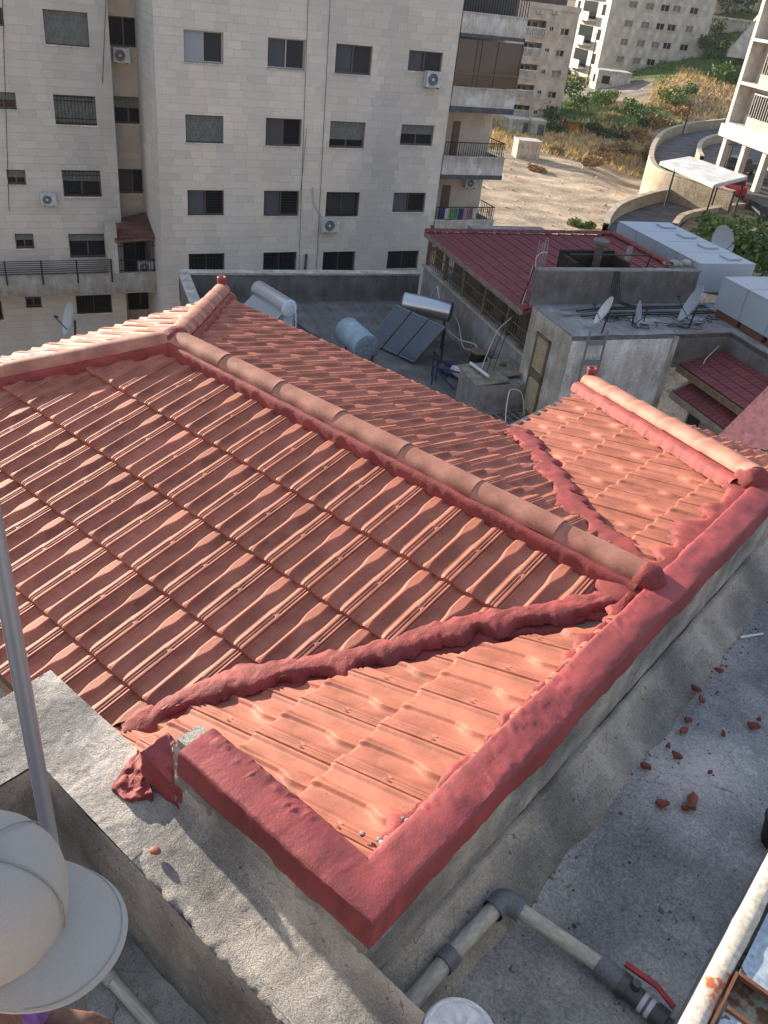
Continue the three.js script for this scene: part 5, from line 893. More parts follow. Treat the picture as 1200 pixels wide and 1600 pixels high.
// ---- main block ----
const PM = plane(62, ray(450, 200).multiplyScalar(40)), TOPY = 2.5, BASEY = -22;
{
  const c = PM.px(560, 470), b = thing('apartment_building', 'pale limestone apartment block with rows of four shuttered windows', 'building', PM.P(-6, BASEY, -5));
  const aL = PM.px(247, 235)[0], aR = PM.px(695, 220)[0];
  const W4 = [
    [[287, 48, 349, 98], 'g', { cw: .5, cm: mat([.30, .34, .38], { roughness: .8 }), fm: FM.frameAlu }], [[418, 60, 477, 108], 'g', { fm: FM.frameAlu }], [[524, 70, 581, 116], 'g', { fm: FM.frameBrown }], [[638, 80, 691, 112], 'g', { cw: .42, fm: FM.frameBrown }],
    [[290, 180, 349, 223], 's', {}], [[415, 185, 471, 228], 'g', { cw: .48, cm: mat([.075, .075, .08]) }], [[515, 190, 570, 231], 'h', { down: .72 }], [[626, 195, 677, 227], 'h', { down: .5 }],
    [[293, 297, 350, 336], 'g', { hbars: 1, cm: mat([.085, .09, .11]) }], [[412, 298, 467, 337], 'g', { hbars: 1, cm: mat([.08, .085, .10]) }], [[509, 300, 561, 338], 'g', { bars: 1, cw: .9, cm: mat([.06, .065, .065]) }], [[614, 301, 664, 331], 'g', { hbars: 1, cm: mat([.09, .095, .11]) }],
    [[295, 396, 351, 432], 'b', {}], [[411, 394, 463, 431], 'b', {}], [[504, 393, 554, 429], 'b', {}], [[605, 392, 653, 419], 'b', {}]];
  const holes = W4.map(w => rect(PM, w[0])); const r0 = rect(PM, [287, 48, 349, 98]); const cols = [0, 1, 2, 3].map(i => holes[i]);
  part(b, 'wall', [...wallHoles(PM, aL, aR, BASEY, TOPY, holes), box(PM, aL + .02, aR + 2.2, BASEY, TOPY - .02, -12, -2.2), box(PM, aL + .02, aR - .05, BASEY, TOPY - .02, -2.2, -.8)], FM.wallCore);
  cladding(b, PM, aL, aR, BASEY, TOPY, holes, { seed: 3 });
  W4.forEach((w, i) => windowAt(b, PM, holes[i], w[1], w[2]));
  // side reveal towards the bay
  const PS = plane(62 - 90, PM.P(aL, 0, 0)); cladding(b, plane(152 - 0 - 0, PM.P(aL, 0, 0)).N.dot(PM.F) < 0 ? plane(152, PM.P(aL, 0, 0)) : plane(332, PM.P(aL, 0, 0)), ...(() => { const pl = plane(152, PM.P(aL, 0, 0)); const q = pl.N.dot(PM.F) < 0 ? pl : plane(332, PM.P(aL, 0, 0)); const e0 = PM.P(aL, 0, 0).dot(q.F), e1 = PM.P(aL, 0, -4).dot(q.F); return [Math.min(e0, e1), Math.max(e0, e1), BASEY, TOPY]; })(), [], { seed: 5 });
  // cables and downpipes on the face
  for (const [xa, ya, xb, yb, m, r] of [[482, -30, 466, 430, FM.bars, .010], [517, -30, 494, 420, FM.band, .012], [479, 200, 466, 330, FM.bars, .008]]) { const p = PM.px(xa, ya), q = PM.px(xb, yb); part(b, 'facade_cable', rod(PM.P(p[0], p[1], .05), PM.P(q[0], q[1], .05), r, 5), m); }
  const hs = [[488, 292], [490, 318], [502, 338], [507, 345]].map(([x, y]) => { const q = PM.px(x, y); return PM.P(q[0], q[1], .06); }); part(b, 'drain_hose', tube(hs, .03, 6, 20), FM.panel);
  const st = PM.px(478, 396), se = PM.px(475, 432); part(b, 'wall_pipe', rod(PM.P(st[0], st[1], .08), PM.P(se[0], se[1], .08), .06, 8), FM.band);
  acUnit(PM, [667, 112, 691, 137], 'outdoor air conditioner below the top row window beside the balconies');
  acUnit(PM, [505, 342, 530, 363], 'outdoor air conditioner with drain hose below the third row window');
  acUnit(PM, [434, 432, 456, 453], 'outdoor air conditioner just above the low roof parapet');
  // ---- balconies on the right end ----
  const bal = [{ y: [[725, 19], [824, 28], 51], s: 6, rail: null }, { y: [[708, 136], [806, 142], 165], s: 9 }, { y: [[693, 245], [787, 249], 272], s: 7, rail: [221] }, { y: [[682, 345], [769, 354], 385], s: 6, rail: [323] }];
  const back = -1.5; const topR = PM.px(824, 28)[0];
  bal.forEach((e, i) => {
    const g = subgroup(b, 'balcony'); const [p, q, yb] = e.y; const A = PM.px(p[0], p[1]), B = PM.px(q[0], q[1]), C = PM.px(p[0], yb), D = PM.px(p[0], yb + e.s); const a1 = B[0];
    part(g, 'parapet_panel', box(PM, aR + .04, a1, C[1], A[1], -.1, .08), FM.panel); part(g, 'edge_band', box(PM, aR + .03, a1 + .02, D[1], C[1], -.1, .10), FM.band); part(g, 'slab', box(PM, aR + .04, a1, D[1] + .02, C[1] - .02, back, -.1), FM.wallCore); part(g, 'side_parapet', box(PM, a1 - .1, a1, C[1], A[1], back, -.1), FM.panel); part(g, 'coping', box(PM, aR + .03, a1 + .03, A[1], A[1] + .05, -.14, .12), FM.panel);
    if (e.rail) { const yt = PM.px(p[0] + 6, e.rail[0])[1], n = 26; part(g, 'handrail', box(PM, aR + .06, a1 - .03, yt - .04, yt, -.02, .02), FM.bars); for (let k = 0; k <= n; k++) { const a = lerp(aR + .08, a1 - .06, k / n); part(g, 'baluster', box(PM, a - .011, a + .011, A[1] + .05, yt - .04, -.011, .011), FM.bars); } for (let k = 1; k < 9; k++) part(g, 'baluster', box(PM, a1 - .06, a1 - .04, A[1] + .05, yt - .04, back * k / 9 - .01, back * k / 9 + .01), FM.bars); part(g, 'handrail', box(PM, a1 - .07, a1 - .03, yt - .04, yt, back, -.02), FM.bars); }
  });
  // recessed rear wall of the balconies, with door and warm stone
  const PB = PM.shift(back), rw = part(b, 'balcony_rear_wall', [box(PM, aR, PB.px(768, 200)[0], BASEY, TOPY, back - .3, back)], FM.beige2);
  cladding(b, PB, aR, PB.px(768, 200)[0], BASEY, TOPY, [], { seed: 9, col: [.56, .49, .41] });
  for (const r of [[705, 189, 711, 244], [688, 289, 696, 344]]) { const h = rect(PB, r); part(b, 'balcony_door', box(PB, h.a0, h.a1 + .15, h.y0 - .1, h.y1, .03, .09), FM.frameBrown); }
  // glazed balcony between the two upper parapets
  const gl = subgroup(b, 'glazed_balcony'), g0 = PM.px(721, 60), g1 = PM.px(710, 135), gr = PM.px(806, 140)[0];
  const xs = [aR + .05, aR + 1.05, aR + 1.3, aR + 2.15, gr]; const ym = lerp(g1[1], g0[1], .30);
  for (let i = 0; i < 4; i++) { part(gl, 'pane', box(PM, xs[i], xs[i + 1], ym, g0[1], -.03, -.02), FM.glassWarm); part(gl, 'pane', box(PM, xs[i], xs[i + 1], g1[1] + .05, ym, -.03, -.02), FM.glassWarm); part(gl, 'mullion', box(PM, xs[i + 1] - .03, xs[i + 1] + .03, g1[1] + .05, g0[1], -.06, .02), FM.frameBrown); }
  part(gl, 'transom', box(PM, aR + .05, gr, ym - .04, ym + .04, -.06, .025), FM.frameBrown); part(gl, 'mullion', box(PM, aR + .04, aR + .10, g1[1], g0[1], -.06, .02), FM.frameBrown);
  part(gl, 'blind', box(PM, aR + 1.35, aR + 2.1, ym + .05, g0[1], -.12, -.1), mat([.22, .21, .2]));
  // top balcony grille
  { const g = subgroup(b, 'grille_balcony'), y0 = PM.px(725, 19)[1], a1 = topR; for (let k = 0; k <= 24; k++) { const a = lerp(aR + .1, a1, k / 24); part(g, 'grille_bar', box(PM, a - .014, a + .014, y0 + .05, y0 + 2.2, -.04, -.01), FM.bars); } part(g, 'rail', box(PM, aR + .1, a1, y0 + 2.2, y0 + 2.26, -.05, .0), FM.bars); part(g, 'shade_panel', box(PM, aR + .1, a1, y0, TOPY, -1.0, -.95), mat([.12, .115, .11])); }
  acUnit(PB, [728, 279, 746, 294], 'outdoor air conditioner hung under the railed balcony slab', .02);
  // laundry on the lowest balcony
  const cols2 = [[.03, .035, .14], [.42, .40, .40], [.05, .22, .06], [.06, .18, .07], [.03, .03, .12], [.36, .18, .23], [.25, .08, .15], [.45, .43, .44]]; const lz = PM.px(690, 325)[1];
  cols2.forEach((c, i) => { const a = aR + .25 + i * .27; single('laundry', [sheet(PM.P(a, lz, .07), PM.P(a + .2, lz, .07), PM.P(a + .2, lz - .42 - (i % 3) * .1, .07), PM.P(a, lz - .42 - (i % 3) * .1, .07), 6, 8, PM.N, .04, 6, i)], mat(c), ['dark blue', 'pale grey', 'mid green', 'dark green', 'navy', 'rose', 'magenta', 'white'][i] + ' laundry piece over the lowest balcony rail', 'laundry', 'laundry on the lowest balcony'); });
}
// ---- left block with bay and entrance canopy ----
{
  const PLf = plane(62, ray(450, 200).multiplyScalar(40 * 1.07)), b = thing('apartment_building', 'pale limestone wing with long railed balcony and entrance canopy', 'building', PLf.P(-22, BASEY, -5));
  const aR = PLf.px(178, 168)[0], aL = aR - 24;
  const W4 = [[[69, 17, 138, 71], 's', {}], [[85, 149, 150, 195], 's', { bars: 1 }], [[98, 266, 158, 307], 'h', { down: .45, bars: 1 }], [[108, 365, 167, 402], 'h', { down: .35 }], [[-14, 144, 25, 170], 'h', { down: .5 }], [[11, 265, 40, 288], 'h', { down: .6 }], [[24, 365, 53, 388], 'h', { down: .5 }], [[-36, 10, 5, 39], 'g', {}], [[119, 461, 175, 489], 'b', {}], [[40, 463, 65, 480], 'h', { down: .3 }], [[-30, 470, 4, 500], 'b', {}]];
  const holes = W4.map(w => rect(PLf, w[0]));
  part(b, 'wall', [...wallHoles(PLf, aL, aR, BASEY, TOPY, holes), box(PLf, aL, aR - .02, BASEY, TOPY - .02, -12, -.8)], FM.wallCore);
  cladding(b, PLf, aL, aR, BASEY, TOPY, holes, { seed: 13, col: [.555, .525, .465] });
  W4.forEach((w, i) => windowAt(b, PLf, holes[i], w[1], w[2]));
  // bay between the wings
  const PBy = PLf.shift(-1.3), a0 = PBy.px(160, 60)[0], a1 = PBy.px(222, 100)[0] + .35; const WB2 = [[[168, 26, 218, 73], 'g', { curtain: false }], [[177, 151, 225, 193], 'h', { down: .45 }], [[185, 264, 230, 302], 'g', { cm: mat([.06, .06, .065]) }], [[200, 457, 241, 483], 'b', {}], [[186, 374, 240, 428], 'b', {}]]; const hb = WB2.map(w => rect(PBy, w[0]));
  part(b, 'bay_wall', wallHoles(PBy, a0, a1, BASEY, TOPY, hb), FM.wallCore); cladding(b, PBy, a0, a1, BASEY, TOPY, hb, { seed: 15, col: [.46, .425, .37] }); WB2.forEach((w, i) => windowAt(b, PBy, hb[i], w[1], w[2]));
  // balcony with railing
  const PF = PLf.shift(1.15), t0 = PF.px(100, 429), t1 = PF.px(100, 460), rt = PF.px(100, 407), ae = PF.px(247, 440)[0], al = PF.px(-60, 440)[0] - 4, ar = PF.px(174, 420)[0];
  const bg = subgroup(b, 'balcony'); part(bg, 'parapet_panel', box(PF, al, ae, t1[1], t0[1], -.15, 0), tm([.44, .44, .41], T.stain, 2.3)); part(bg, 'slab', box(PF, al, ae, t1[1] - .1, t1[1] + .12, -1.2, -.15), FM.wallCore);
  for (const px of [8, 65, 120, 174]) { const a = PF.px(px, 420)[0]; part(bg, 'railing_post', box(PF, a - .03, a + .03, t0[1] - .4, rt[1] + .03, .01, .07), FM.bars); }
  for (let k = 0; k < 7; k++) part(bg, 'railing_bar', box(PF, al, ar, lerp(t0[1] + .08, rt[1], k / 6) - .014, lerp(t0[1] + .08, rt[1], k / 6) + .014, .02, .05), FM.bars);
  // canopy
  const q = (x, y, d) => { const e = PF.px(x, y, d); return PF.P(e[0], e[1], d); }; const cp = [q(168, 343, -1.3), q(233, 331, -2.0), q(246, 369, .1), q(180, 374, .1)];
  const cg = thing('tiled_canopy', 'small dull red tiled canopy over the railed entrance balcony', 'canopy', cp[3]); layTiles(cg, [cp[0], cp[1], cp[2], cp[3]], { geo: tileLow, mats: [0, 1, 2].map(i => tm([.17 + i * .02, .075 + i * .008, .075 + i * .006], T.clay, .8)), seed: 71, limit: 200, tw: .205, te: .35, anchor: cp[3] });
  part(cg, 'roof_boarding', slab(cp.map(p => p.clone().add(V(0, -.05, 0))), V(0, -.12, 0)), tm([.24, .13, .09], T.stain, 1));
  const pa = PF.px(167, 390)[0], pb2 = PF.px(184, 390)[0]; part(cg, 'side_wall', box(PF, pa, pb2, t0[1], PF.px(170, 352)[1], -.6, .02), FM.wallCore);
  // entrance grille and stored unit
  const eg = subgroup(b, 'entrance_grille'), y0 = t0[1] + .05, y1 = PF.px(200, 376)[1], x0 = pb2 + .03, x1 = PF.px(244, 400)[0]; for (let k = 0; k <= 14; k++) { const a = lerp(x0, x1, k / 14); part(eg, 'grille_bar', box(PF, a - .012, a + .012, y0, y1, -.12, -.09), FM.bars); } for (const s of [.02, .35, .8, .98]) part(eg, 'grille_rail', box(PF, x0, x1, lerp(y0, y1, s) - .015, lerp(y0, y1, s) + .015, -.13, -.09), FM.bars);
  acUnit(PF, [216, 409, 240, 426], 'white air conditioner unit behind the entrance grille', -.6);
  acUnit(PLf, [64, 303, 88, 321], 'outdoor air conditioner on the left wing below a small window'); acUnit(PBy, [177, 75, 203, 98], 'outdoor air conditioner in the bay below the upper dark window');
  for (const [xa, ya, xb, yb] of [[3, -20, 14, 330], [166, -20, 160, 130]]) { const p = PLf.px(xa, ya), e = PLf.px(xb, yb); part(b, 'facade_cable', rod(PLf.P(p[0], p[1], .05), PLf.P(e[0], e[1], .05), .011, 5), FM.bars); }
}
// ---------- ground, hill, road ----------
const GY = -14;
function ground(x, z) { const r = Math.hypot(x, z), az = Math.atan2(x, -z) * 180 / Math.PI, a = clamp(az, -10, 22);
  let y = GY + sst(104, 150, r) * (2.4 + 4.6 * sst(7, 16, a)) + sst(142, 235, r) * (5 + 12 * sst(7, 18, a)) + Math.max(0, r - 235) * .03;
  y += .35 * fbm(x * .06, z * .06, 2, 4) * sst(80, 100, r) + .10 * fbm(x * .3, z * .3, 5, 3); y -= 7 * (1 - sst(47, 58, r)); y -= .8 * sst(76, 84, r) * (1 - sst(88, 98, r)) * sst(10, 13, a); return y; }
{
  const n = 260, m = 300, pos = [], uv = [], idx = [], x0 = -140, x1 = 170, z0 = 20, z1 = -430;
  for (let j = 0; j <= m; j++) for (let i = 0; i <= n; i++) { const x = lerp(x0, x1, i / n), t = j / m, z = lerp(z0, z1, Math.pow(t, 1.15)); pos.push(x, ground(x, z), z); uv.push(x, z); }
  for (let j = 0; j < m; j++) for (let i = 0; i < n; i++) { const a = j * (n + 1) + i; idx.push(a, a + 1, a + n + 1, a + 1, a + n + 2, a + n + 1); }
  const g = new THREE.BufferGeometry(); g.setAttribute('position', new THREE.Float32BufferAttribute(pos, 3)); g.setAttribute('uv', new THREE.Float32BufferAttribute(uv, 2)); g.setIndex(idx);
  // soil colours as vertex colours: bare tan lot, dry grass, green patches
  const col = []; const cL = [.62, .49, .36], cD = [.58, .44, .24], cG = [.12, .18, .045], cS = [.36, .30, .20];
  for (let i = 0; i < pos.length; i += 3) { const x = pos[i], z = pos[i + 2], r = Math.hypot(x, z), az = Math.atan2(x, -z) * 57.3; const nn = fbm(x * .08, z * .08, 7, 5), n2 = fbm(x * .22 + 9, z * .35, 3, 4);
    const lot = (1 - sst(85, 90, r + nn * 10)), mixG = sst(.02, .22, fbm(x * .055, z * .055, 21, 4) + .10 * sst(100, 125, r) - .02 + .32 * sst(13.5, 16.5, az) * sst(120, 140, r)); let c = [0, 1, 2].map(q => lerp(lerp(cD[q], cS[q], clamp(.5 + nn * 1.4)), cG[q], mixG));
    c = c.map((e, q) => lerp(e, cL[q] * (1 + n2 * .45 + nn * .2), lot)); const d = sst(128, 132, r) * (1 - sst(138, 142, r)) * sst(6.5, 8, az) * (1 - sst(12.3, 13, az)); c = c.map((e, q) => lerp(e, [.42, .36, .29][q], d)); col.push(...c.map(e => Math.max(.02, e))); }
  g.setAttribute('color', new THREE.Float32BufferAttribute(col, 3)); g.computeVertexNormals();
  struct('hillside', g, mat([1, 1, 1], { vertexColors: true, map: rep(T.conc, 7), bumpMap: rep(T.bumpRough, 3), bumpScale: .12, roughness: 1 }), 'tan bare lot rising to a dry grassy hillside', 'ground');
}
const gp = (px, py, dy = 0) => { const r = ray(px, py); let t = 40; for (let i = 0; i < 900; i++) { t += .4; const p = r.clone().multiplyScalar(t); if (p.y < ground(p.x, p.z) + dy) return p; } return r.multiplyScalar(150); };
// road and retaining walls
const RDY = -11.9, asphalt = tm([.13, .13, .135], T.conc, 4, { bumpMap: rep(T.bumpFine, 1), bumpScale: .01 }), retW = tm([.56, .48, .37], T.stain, 4, { bumpMap: rep(T.bumpFine, 2), bumpScale: .03 }), retTop = tm([.60, .53, .43], T.stain, 3);
function poly2(pts, th, m, name, label, cat) { const sh = new THREE.Shape(pts.map(p => new THREE.Vector2(p.x, -p.z))); const g = new THREE.ExtrudeGeometry(sh, { depth: th, bevelEnabled: false }); g.rotateX(-Math.PI / 2); g.translate(0, pts[0].y - th, 0); uvBox(g); return struct(name, g, m, label, cat); }
{
  const up = [[1030, 268], [1022, 250], [1026, 228], [1046, 208], [1080, 198], [1137, 192], [1215, 180], [1225, 310], [1170, 312], [1118, 296], [1075, 284]].map(([x, y]) => onY(x, y, RDY));
  // smooth outline
  const cv = new THREE.CatmullRomCurve3(up, true, 'catmullrom', .4).getPoints(120); poly2(cv, 3.2, asphalt, 'road', 'grey asphalt road curving between retaining walls', 'road');
  const lowr = [[957, 342], [978, 322], [1026, 306], [1114, 296], [1215, 300], [1215, 345], [1130, 348], [1075, 352], [1050, 372], [960, 372]].map(([x, y]) => onY(x, y, -12.9)); poly2(new THREE.CatmullRomCurve3(lowr, true, 'catmullrom', .4).getPoints(120), 2.2, asphalt, 'road', 'lower bend of the grey asphalt road by the tanks', 'road');
  const wall = (px, yTop, yBot, th, name, label, batter = 0) => { const P = new THREE.CatmullRomCurve3(px.map(([x, y, Y]) => onY(x, y, Y ?? yTop)), false, 'catmullrom', .5).getPoints(70), q = [], q2 = []; const t = thing(name, label, 'wall', P[0].clone().setY(yBot)); const side = P.map((p, i) => { const d = P[Math.min(i + 1, P.length - 1)].clone().sub(P[Math.max(i - 1, 0)]).setY(0).normalize(); return V(d.z, 0, -d.x).multiplyScalar(th); });
    for (let i = 0; i < P.length - 1; i++) { const a = P[i], b = P[i + 1], A = a.clone().add(side[i]), B = b.clone().add(side[i + 1]), dn = (p) => p.clone().setY(yBot); q.push([dn(a), dn(b), b, a], [dn(A), A, B, dn(B)], [a, b, B, A]); const o = side[i].clone().multiplyScalar(.1), o1 = side[i + 1].clone().multiplyScalar(.1), u = V(0, .1, 0); q2.push([a.clone().sub(o).add(u), b.clone().sub(o1).add(u), B.clone().add(o1).add(u), A.clone().add(o).add(u)], [a.clone().sub(o), b.clone().sub(o1), b.clone().sub(o1).add(u), a.clone().sub(o).add(u)], [A.clone().add(o), A.clone().add(o).add(u), B.clone().add(o1).add(u), B.clone().add(o1)]); }
    part(t, 'wall_face', quadsGeo(q), retW); part(t, 'coping', quadsGeo(q2), retTop); return t; };
  wall([[1150, 300], [1118, 291], [1075, 279], [1040, 268], [1026, 258], [1021, 243], [1027, 222], [1045, 204], [1085, 193], [1137, 187], [1215, 176]], RDY + .9, -15.4, .35, 'retaining_wall', 'tall curved sandy retaining wall above the bare lot');
  wall([[951, 352], [957, 336], [977, 318], [1025, 302], [1070, 295], [1114, 291]], -12.1, -15, .35, 'retaining_wall', 'low curved sandy wall along the lower road bend');
  wall([[1100, 246], [1095, 232], [1103, 219], [1128, 211], [1175, 206]], RDY + .8, RDY - 1, .35, 'retaining_wall', 'short curved wall on the inner side of the upper road');
  wall([[1058, 352], [1075, 336], [1128, 325], [1175, 319], [1225, 315]], -12.3, -14.5, .35, 'retaining_wall', 'curved wall between the lower road and the dry bank');
  struct('dry_bank', [slab([onY(1062, 356, -12.6), onY(1078, 340, -12.6), onY(1128, 329, -12.6), onY(1215, 320, -12.6), onY(1215, 380, -13.2), onY(1062, 380, -13.2)], V(0, -2, 0))], tm([.45, .36, .22], T.conc, 3, { bumpMap: rep(T.bumpRough, 1.5), bumpScale: .08 }), 'dry grassy bank behind the water tanks', 'ground');
}
// carport and red car
{
  const Y = RDY + 2.5, c = [[1032, 252], [1078, 244], [1168, 275], [1116, 288]].map(([x, y]) => onY(x, y, Y)); const t = thing('carport', 'white flat carport canopy on dark posts beside the road', 'carport', c[2].clone().setY(RDY));
  part(t, 'canopy', slab(c, V(0, -.12, 0)), tm([.74, .74, .73], T.fineA, 4)); part(t, 'edge_trim', [bar(c[3].clone().add(V(0, -.16, 0)), c[2].clone().add(V(0, -.16, 0)), .08, .16), bar(c[0].clone().add(V(0, -.16, 0)), c[3].clone().add(V(0, -.16, 0)), .08, .16)], FM.panel);
  for (const [i, j, s] of [[3, 2, .02], [3, 2, .95], [0, 3, .3], [1, 2, .6]]) { const p = c[i].clone().lerp(c[j], s); part(t, 'post', rod(p.clone().setY(RDY - .1), p.clone().add(V(0, -.1, 0)), .07, 8), M.iron); }
}
function car(name, c, fwd, label, col) {
  const t = thing(name, label, 'car', c), R = V(-fwd.z, 0, fwd.x), P = (f, h, s) => c.clone().addScaledVector(fwd, f).addScaledVector(R, s).add(V(0, h, 0)), paint = mat(col, { roughness: .3 });
  const prof = [[-2.05, .35], [-2.1, .75], [-1.95, .95], [-1.2, 1.02], [1.0, .95], [1.9, .85], [2.1, .65], [2.1, .35]], top = [[-1.75, .98], [-1.35, 1.42], [.2, 1.45], [.95, .97]];
  const ext = (pr, w0, w1) => { const L = pr.map(p => P(p[0], p[1], -w0)), Rr = pr.map(p => P(p[0], p[1], w1)); const q = []; for (let i = 0; i < pr.length; i++) { const j = (i + 1) % pr.length; q.push([L[i], L[j], Rr[j], Rr[i]]); } const tri = []; for (let i = 1; i < pr.length - 1; i++) { q.push([L[0], L[i], L[i + 1], L[i + 1]], [Rr[0], Rr[i + 1], Rr[i], Rr[i]]); } return quadsGeo(q); };
  part(t, 'body', ext(prof, .85, .85), paint); part(t, 'cabin', ext(top, .7, .7), paint);
  for (const s of [-1, 1]) part(t, 'side_window', slab([P(-1.55, 1.03, s * .715), P(-1.28, 1.36, s * .715), P(.15, 1.38, s * .715), P(.75, 1.03, s * .715)], R.clone().multiplyScalar(-s * .01)), FM.glass);
  part(t, 'windscreen', slab([P(.26, 1.42, -.62), P(.26, 1.42, .62), P(.93, 1.0, .66), P(.93, 1.0, -.66)], fwd.clone().multiplyScalar(.02)), FM.glass); part(t, 'rear_window', slab([P(-1.39, 1.38, -.6), P(-1.39, 1.38, .6), P(-1.72, 1.02, .64), P(-1.72, 1.02, -.64)], fwd.clone().multiplyScalar(-.02)), FM.glass);
  for (const f of [-1.3, 1.3]) for (const s of [-1, 1]) { const w = part(t, 'wheel', rod(P(f, .32, s * .62), P(f, .32, s * .87), .32, 20), M.black); part(w, 'rim', rod(P(f, .32, s * .872), P(f, .32, s * .88), .2, 16), M.steel); }
  for (const s of [-.6, .6]) { part(t, 'headlight', bar(P(2.09, .68, s - .15), P(2.09, .68, s + .15), .04, .12), M.white); part(t, 'tail_light', bar(P(-2.11, .78, s - .15), P(-2.11, .78, s + .15), .04, .12), mat([.3, .02, .02])); }
}
car('parked_car', onY(1139, 303, RDY), azv(8), 'red car parked under the white carport', [.45, .03, .035]);
car('parked_car', onY(1152, 272, RDY), azv(40), 'dark car parked among the white pilotis', [.03, .035, .045]);
car('parked_car', gp(913, 118), azv(60), 'white car parked by the far lit building', [.6, .6, .6]);
// generic distant block: px windows on a plane
function block(name, label, pl, a0, a1, y0, y1, depth, wins, wallM, o = {}) {
  const t = thing(name, label, 'building', pl.P((a0 + a1) / 2, y0, -depth / 2)); const holes = wins.map(w => ({ ...rect(pl, w[0]), k: w[1] }));
  part(t, 'wall', [...wallHoles(pl, a0, a1, y0, y1, holes, .35), box(pl, a0 + .05, a1 - .05, y0, y1 - .05, -depth, -1.6), box(pl, a0 + .01, a0 + .35, y0, y1 - .02, -1.6, -.35), box(pl, a1 - .35, a1 - .01, y0, y1 - .02, -1.6, -.35)], wallM);
  holes.forEach((h) => {
    if (h.k === 'bal') { const g = subgroup(t, 'balcony'); part(g, 'rear_wall', box(pl, h.a0 - .1, h.a1 + .1, h.y0 - .1, h.y1 + .1, -1.5, -1.4), wallM); part(g, 'floor', box(pl, h.a0, h.a1, h.y0 - .15, h.y0, -1.4, .1), wallM); part(g, 'door', box(pl, lerp(h.a0, h.a1, .55), lerp(h.a0, h.a1, .78), h.y0, lerp(h.y0, h.y1, .8), -1.4, -1.35), FM.frameBrown); part(g, 'window', box(pl, lerp(h.a0, h.a1, .1), lerp(h.a0, h.a1, .42), lerp(h.y0, h.y1, .25), lerp(h.y0, h.y1, .82), -1.4, -1.35), FM.glass); const n = 12; for (let k = 0; k <= n; k++) part(g, 'baluster', box(pl, lerp(h.a0, h.a1, k / n) - .05, lerp(h.a0, h.a1, k / n) + .05, h.y0, h.y0 + .75, 0, .1), FM.whiteR); part(g, 'handrail', box(pl, h.a0, h.a1, h.y0 + .75, h.y0 + .88, -.02, .12), FM.whiteR); }
    else { const w = subgroup(t, 'window'), am = (h.a0 + h.a1) / 2, f = .08; part(w, 'room', box(pl, h.a0, h.a1, h.y0, h.y1, -1.2, -1.1), FM.room); if (h.k === 's') part(w, 'shutter', box(pl, h.a0, h.a1, lerp(h.y0, h.y1, .1), h.y1, -.2, -.15), tm([.30, .27, .24], T.fineA, 1)); else { part(w, 'pane', box(pl, h.a0, am, h.y0, h.y1, -.22, -.2), h.k === 'g' ? tm([.10, .17, .13], T.fineA, 1, { roughness: .3 }) : FM.glass); part(w, 'pane', box(pl, am, h.a1, h.y0, h.y1, -.2, -.18), FM.glass); } part(w, 'frame', [box(pl, h.a0, h.a1, h.y1 - f, h.y1, -.18, -.1), box(pl, h.a0, h.a1, h.y0, h.y0 + f, -.18, -.1), box(pl, am - f / 2, am + f / 2, h.y0 + f, h.y1 - f, -.17, -.1)], FM.frameAlu); part(w, 'sill', box(pl, h.a0 - .1, h.a1 + .1, h.y0 - .12, h.y0, -.1, .1), wallM); }
  });
  if (o.bands) for (const y of o.bands) part(t, 'floor_band', box(pl, a0 - .05, a1 + .05, y - .12, y + .12, 0, .06), o.bandM || FM.whiteR);
  part(t, 'roof_parapet', box(pl, a0 - .1, a1 + .1, y1 - .02, y1 + .5, -depth, .1), wallM);
  return t;
}
{
  const pl = plane(72, onY(840, 195, -14)), a1 = pl.px(890, 100)[0], a0 = a1 - 17, yt = pl.px(855, 14)[1];
  const w = [[[821, 31, 853, 56], 'bal'], [[817, 66, 846, 88], 'bal'], [[812, 100, 839, 122], 'bal'], [[807, 132, 834, 153], 'bal'], [[801, 164, 827, 184], 'bal'], [[876, 44, 889, 56], 'g'], [[869, 78, 881, 89], 'g'], [[862, 110, 876, 122], 's'], [[856, 143, 869, 154], 'g'], [[849, 174, 864, 184], 's'], [[859, 41, 865, 49], 'd'], [[852, 75, 858, 82], 'd'], [[846, 108, 852, 116], 'd'], [[840, 141, 846, 148], 'd'], [[834, 172, 840, 179], 'd']];
  const b = block('beige_apartment_building', 'beige apartment building with stacked white railed balconies beyond the lot', pl, a0, a1, -15, yt, 14, w, FM.beige);
  part(b, 'roof_storey', [box(pl, a0 + .5, a1 - .8, yt + .5, yt + 4, -13, -2.2)], tm([.16, .13, .11], T.stain, 3));
  for (const x of [840, 865]) acUnit(pl, [x, 16, x + 9, 22], x < 850 ? 'outdoor air conditioner under the beige building roof, above its balconies' : 'outdoor air conditioner under the beige building roof, above its small windows');
}
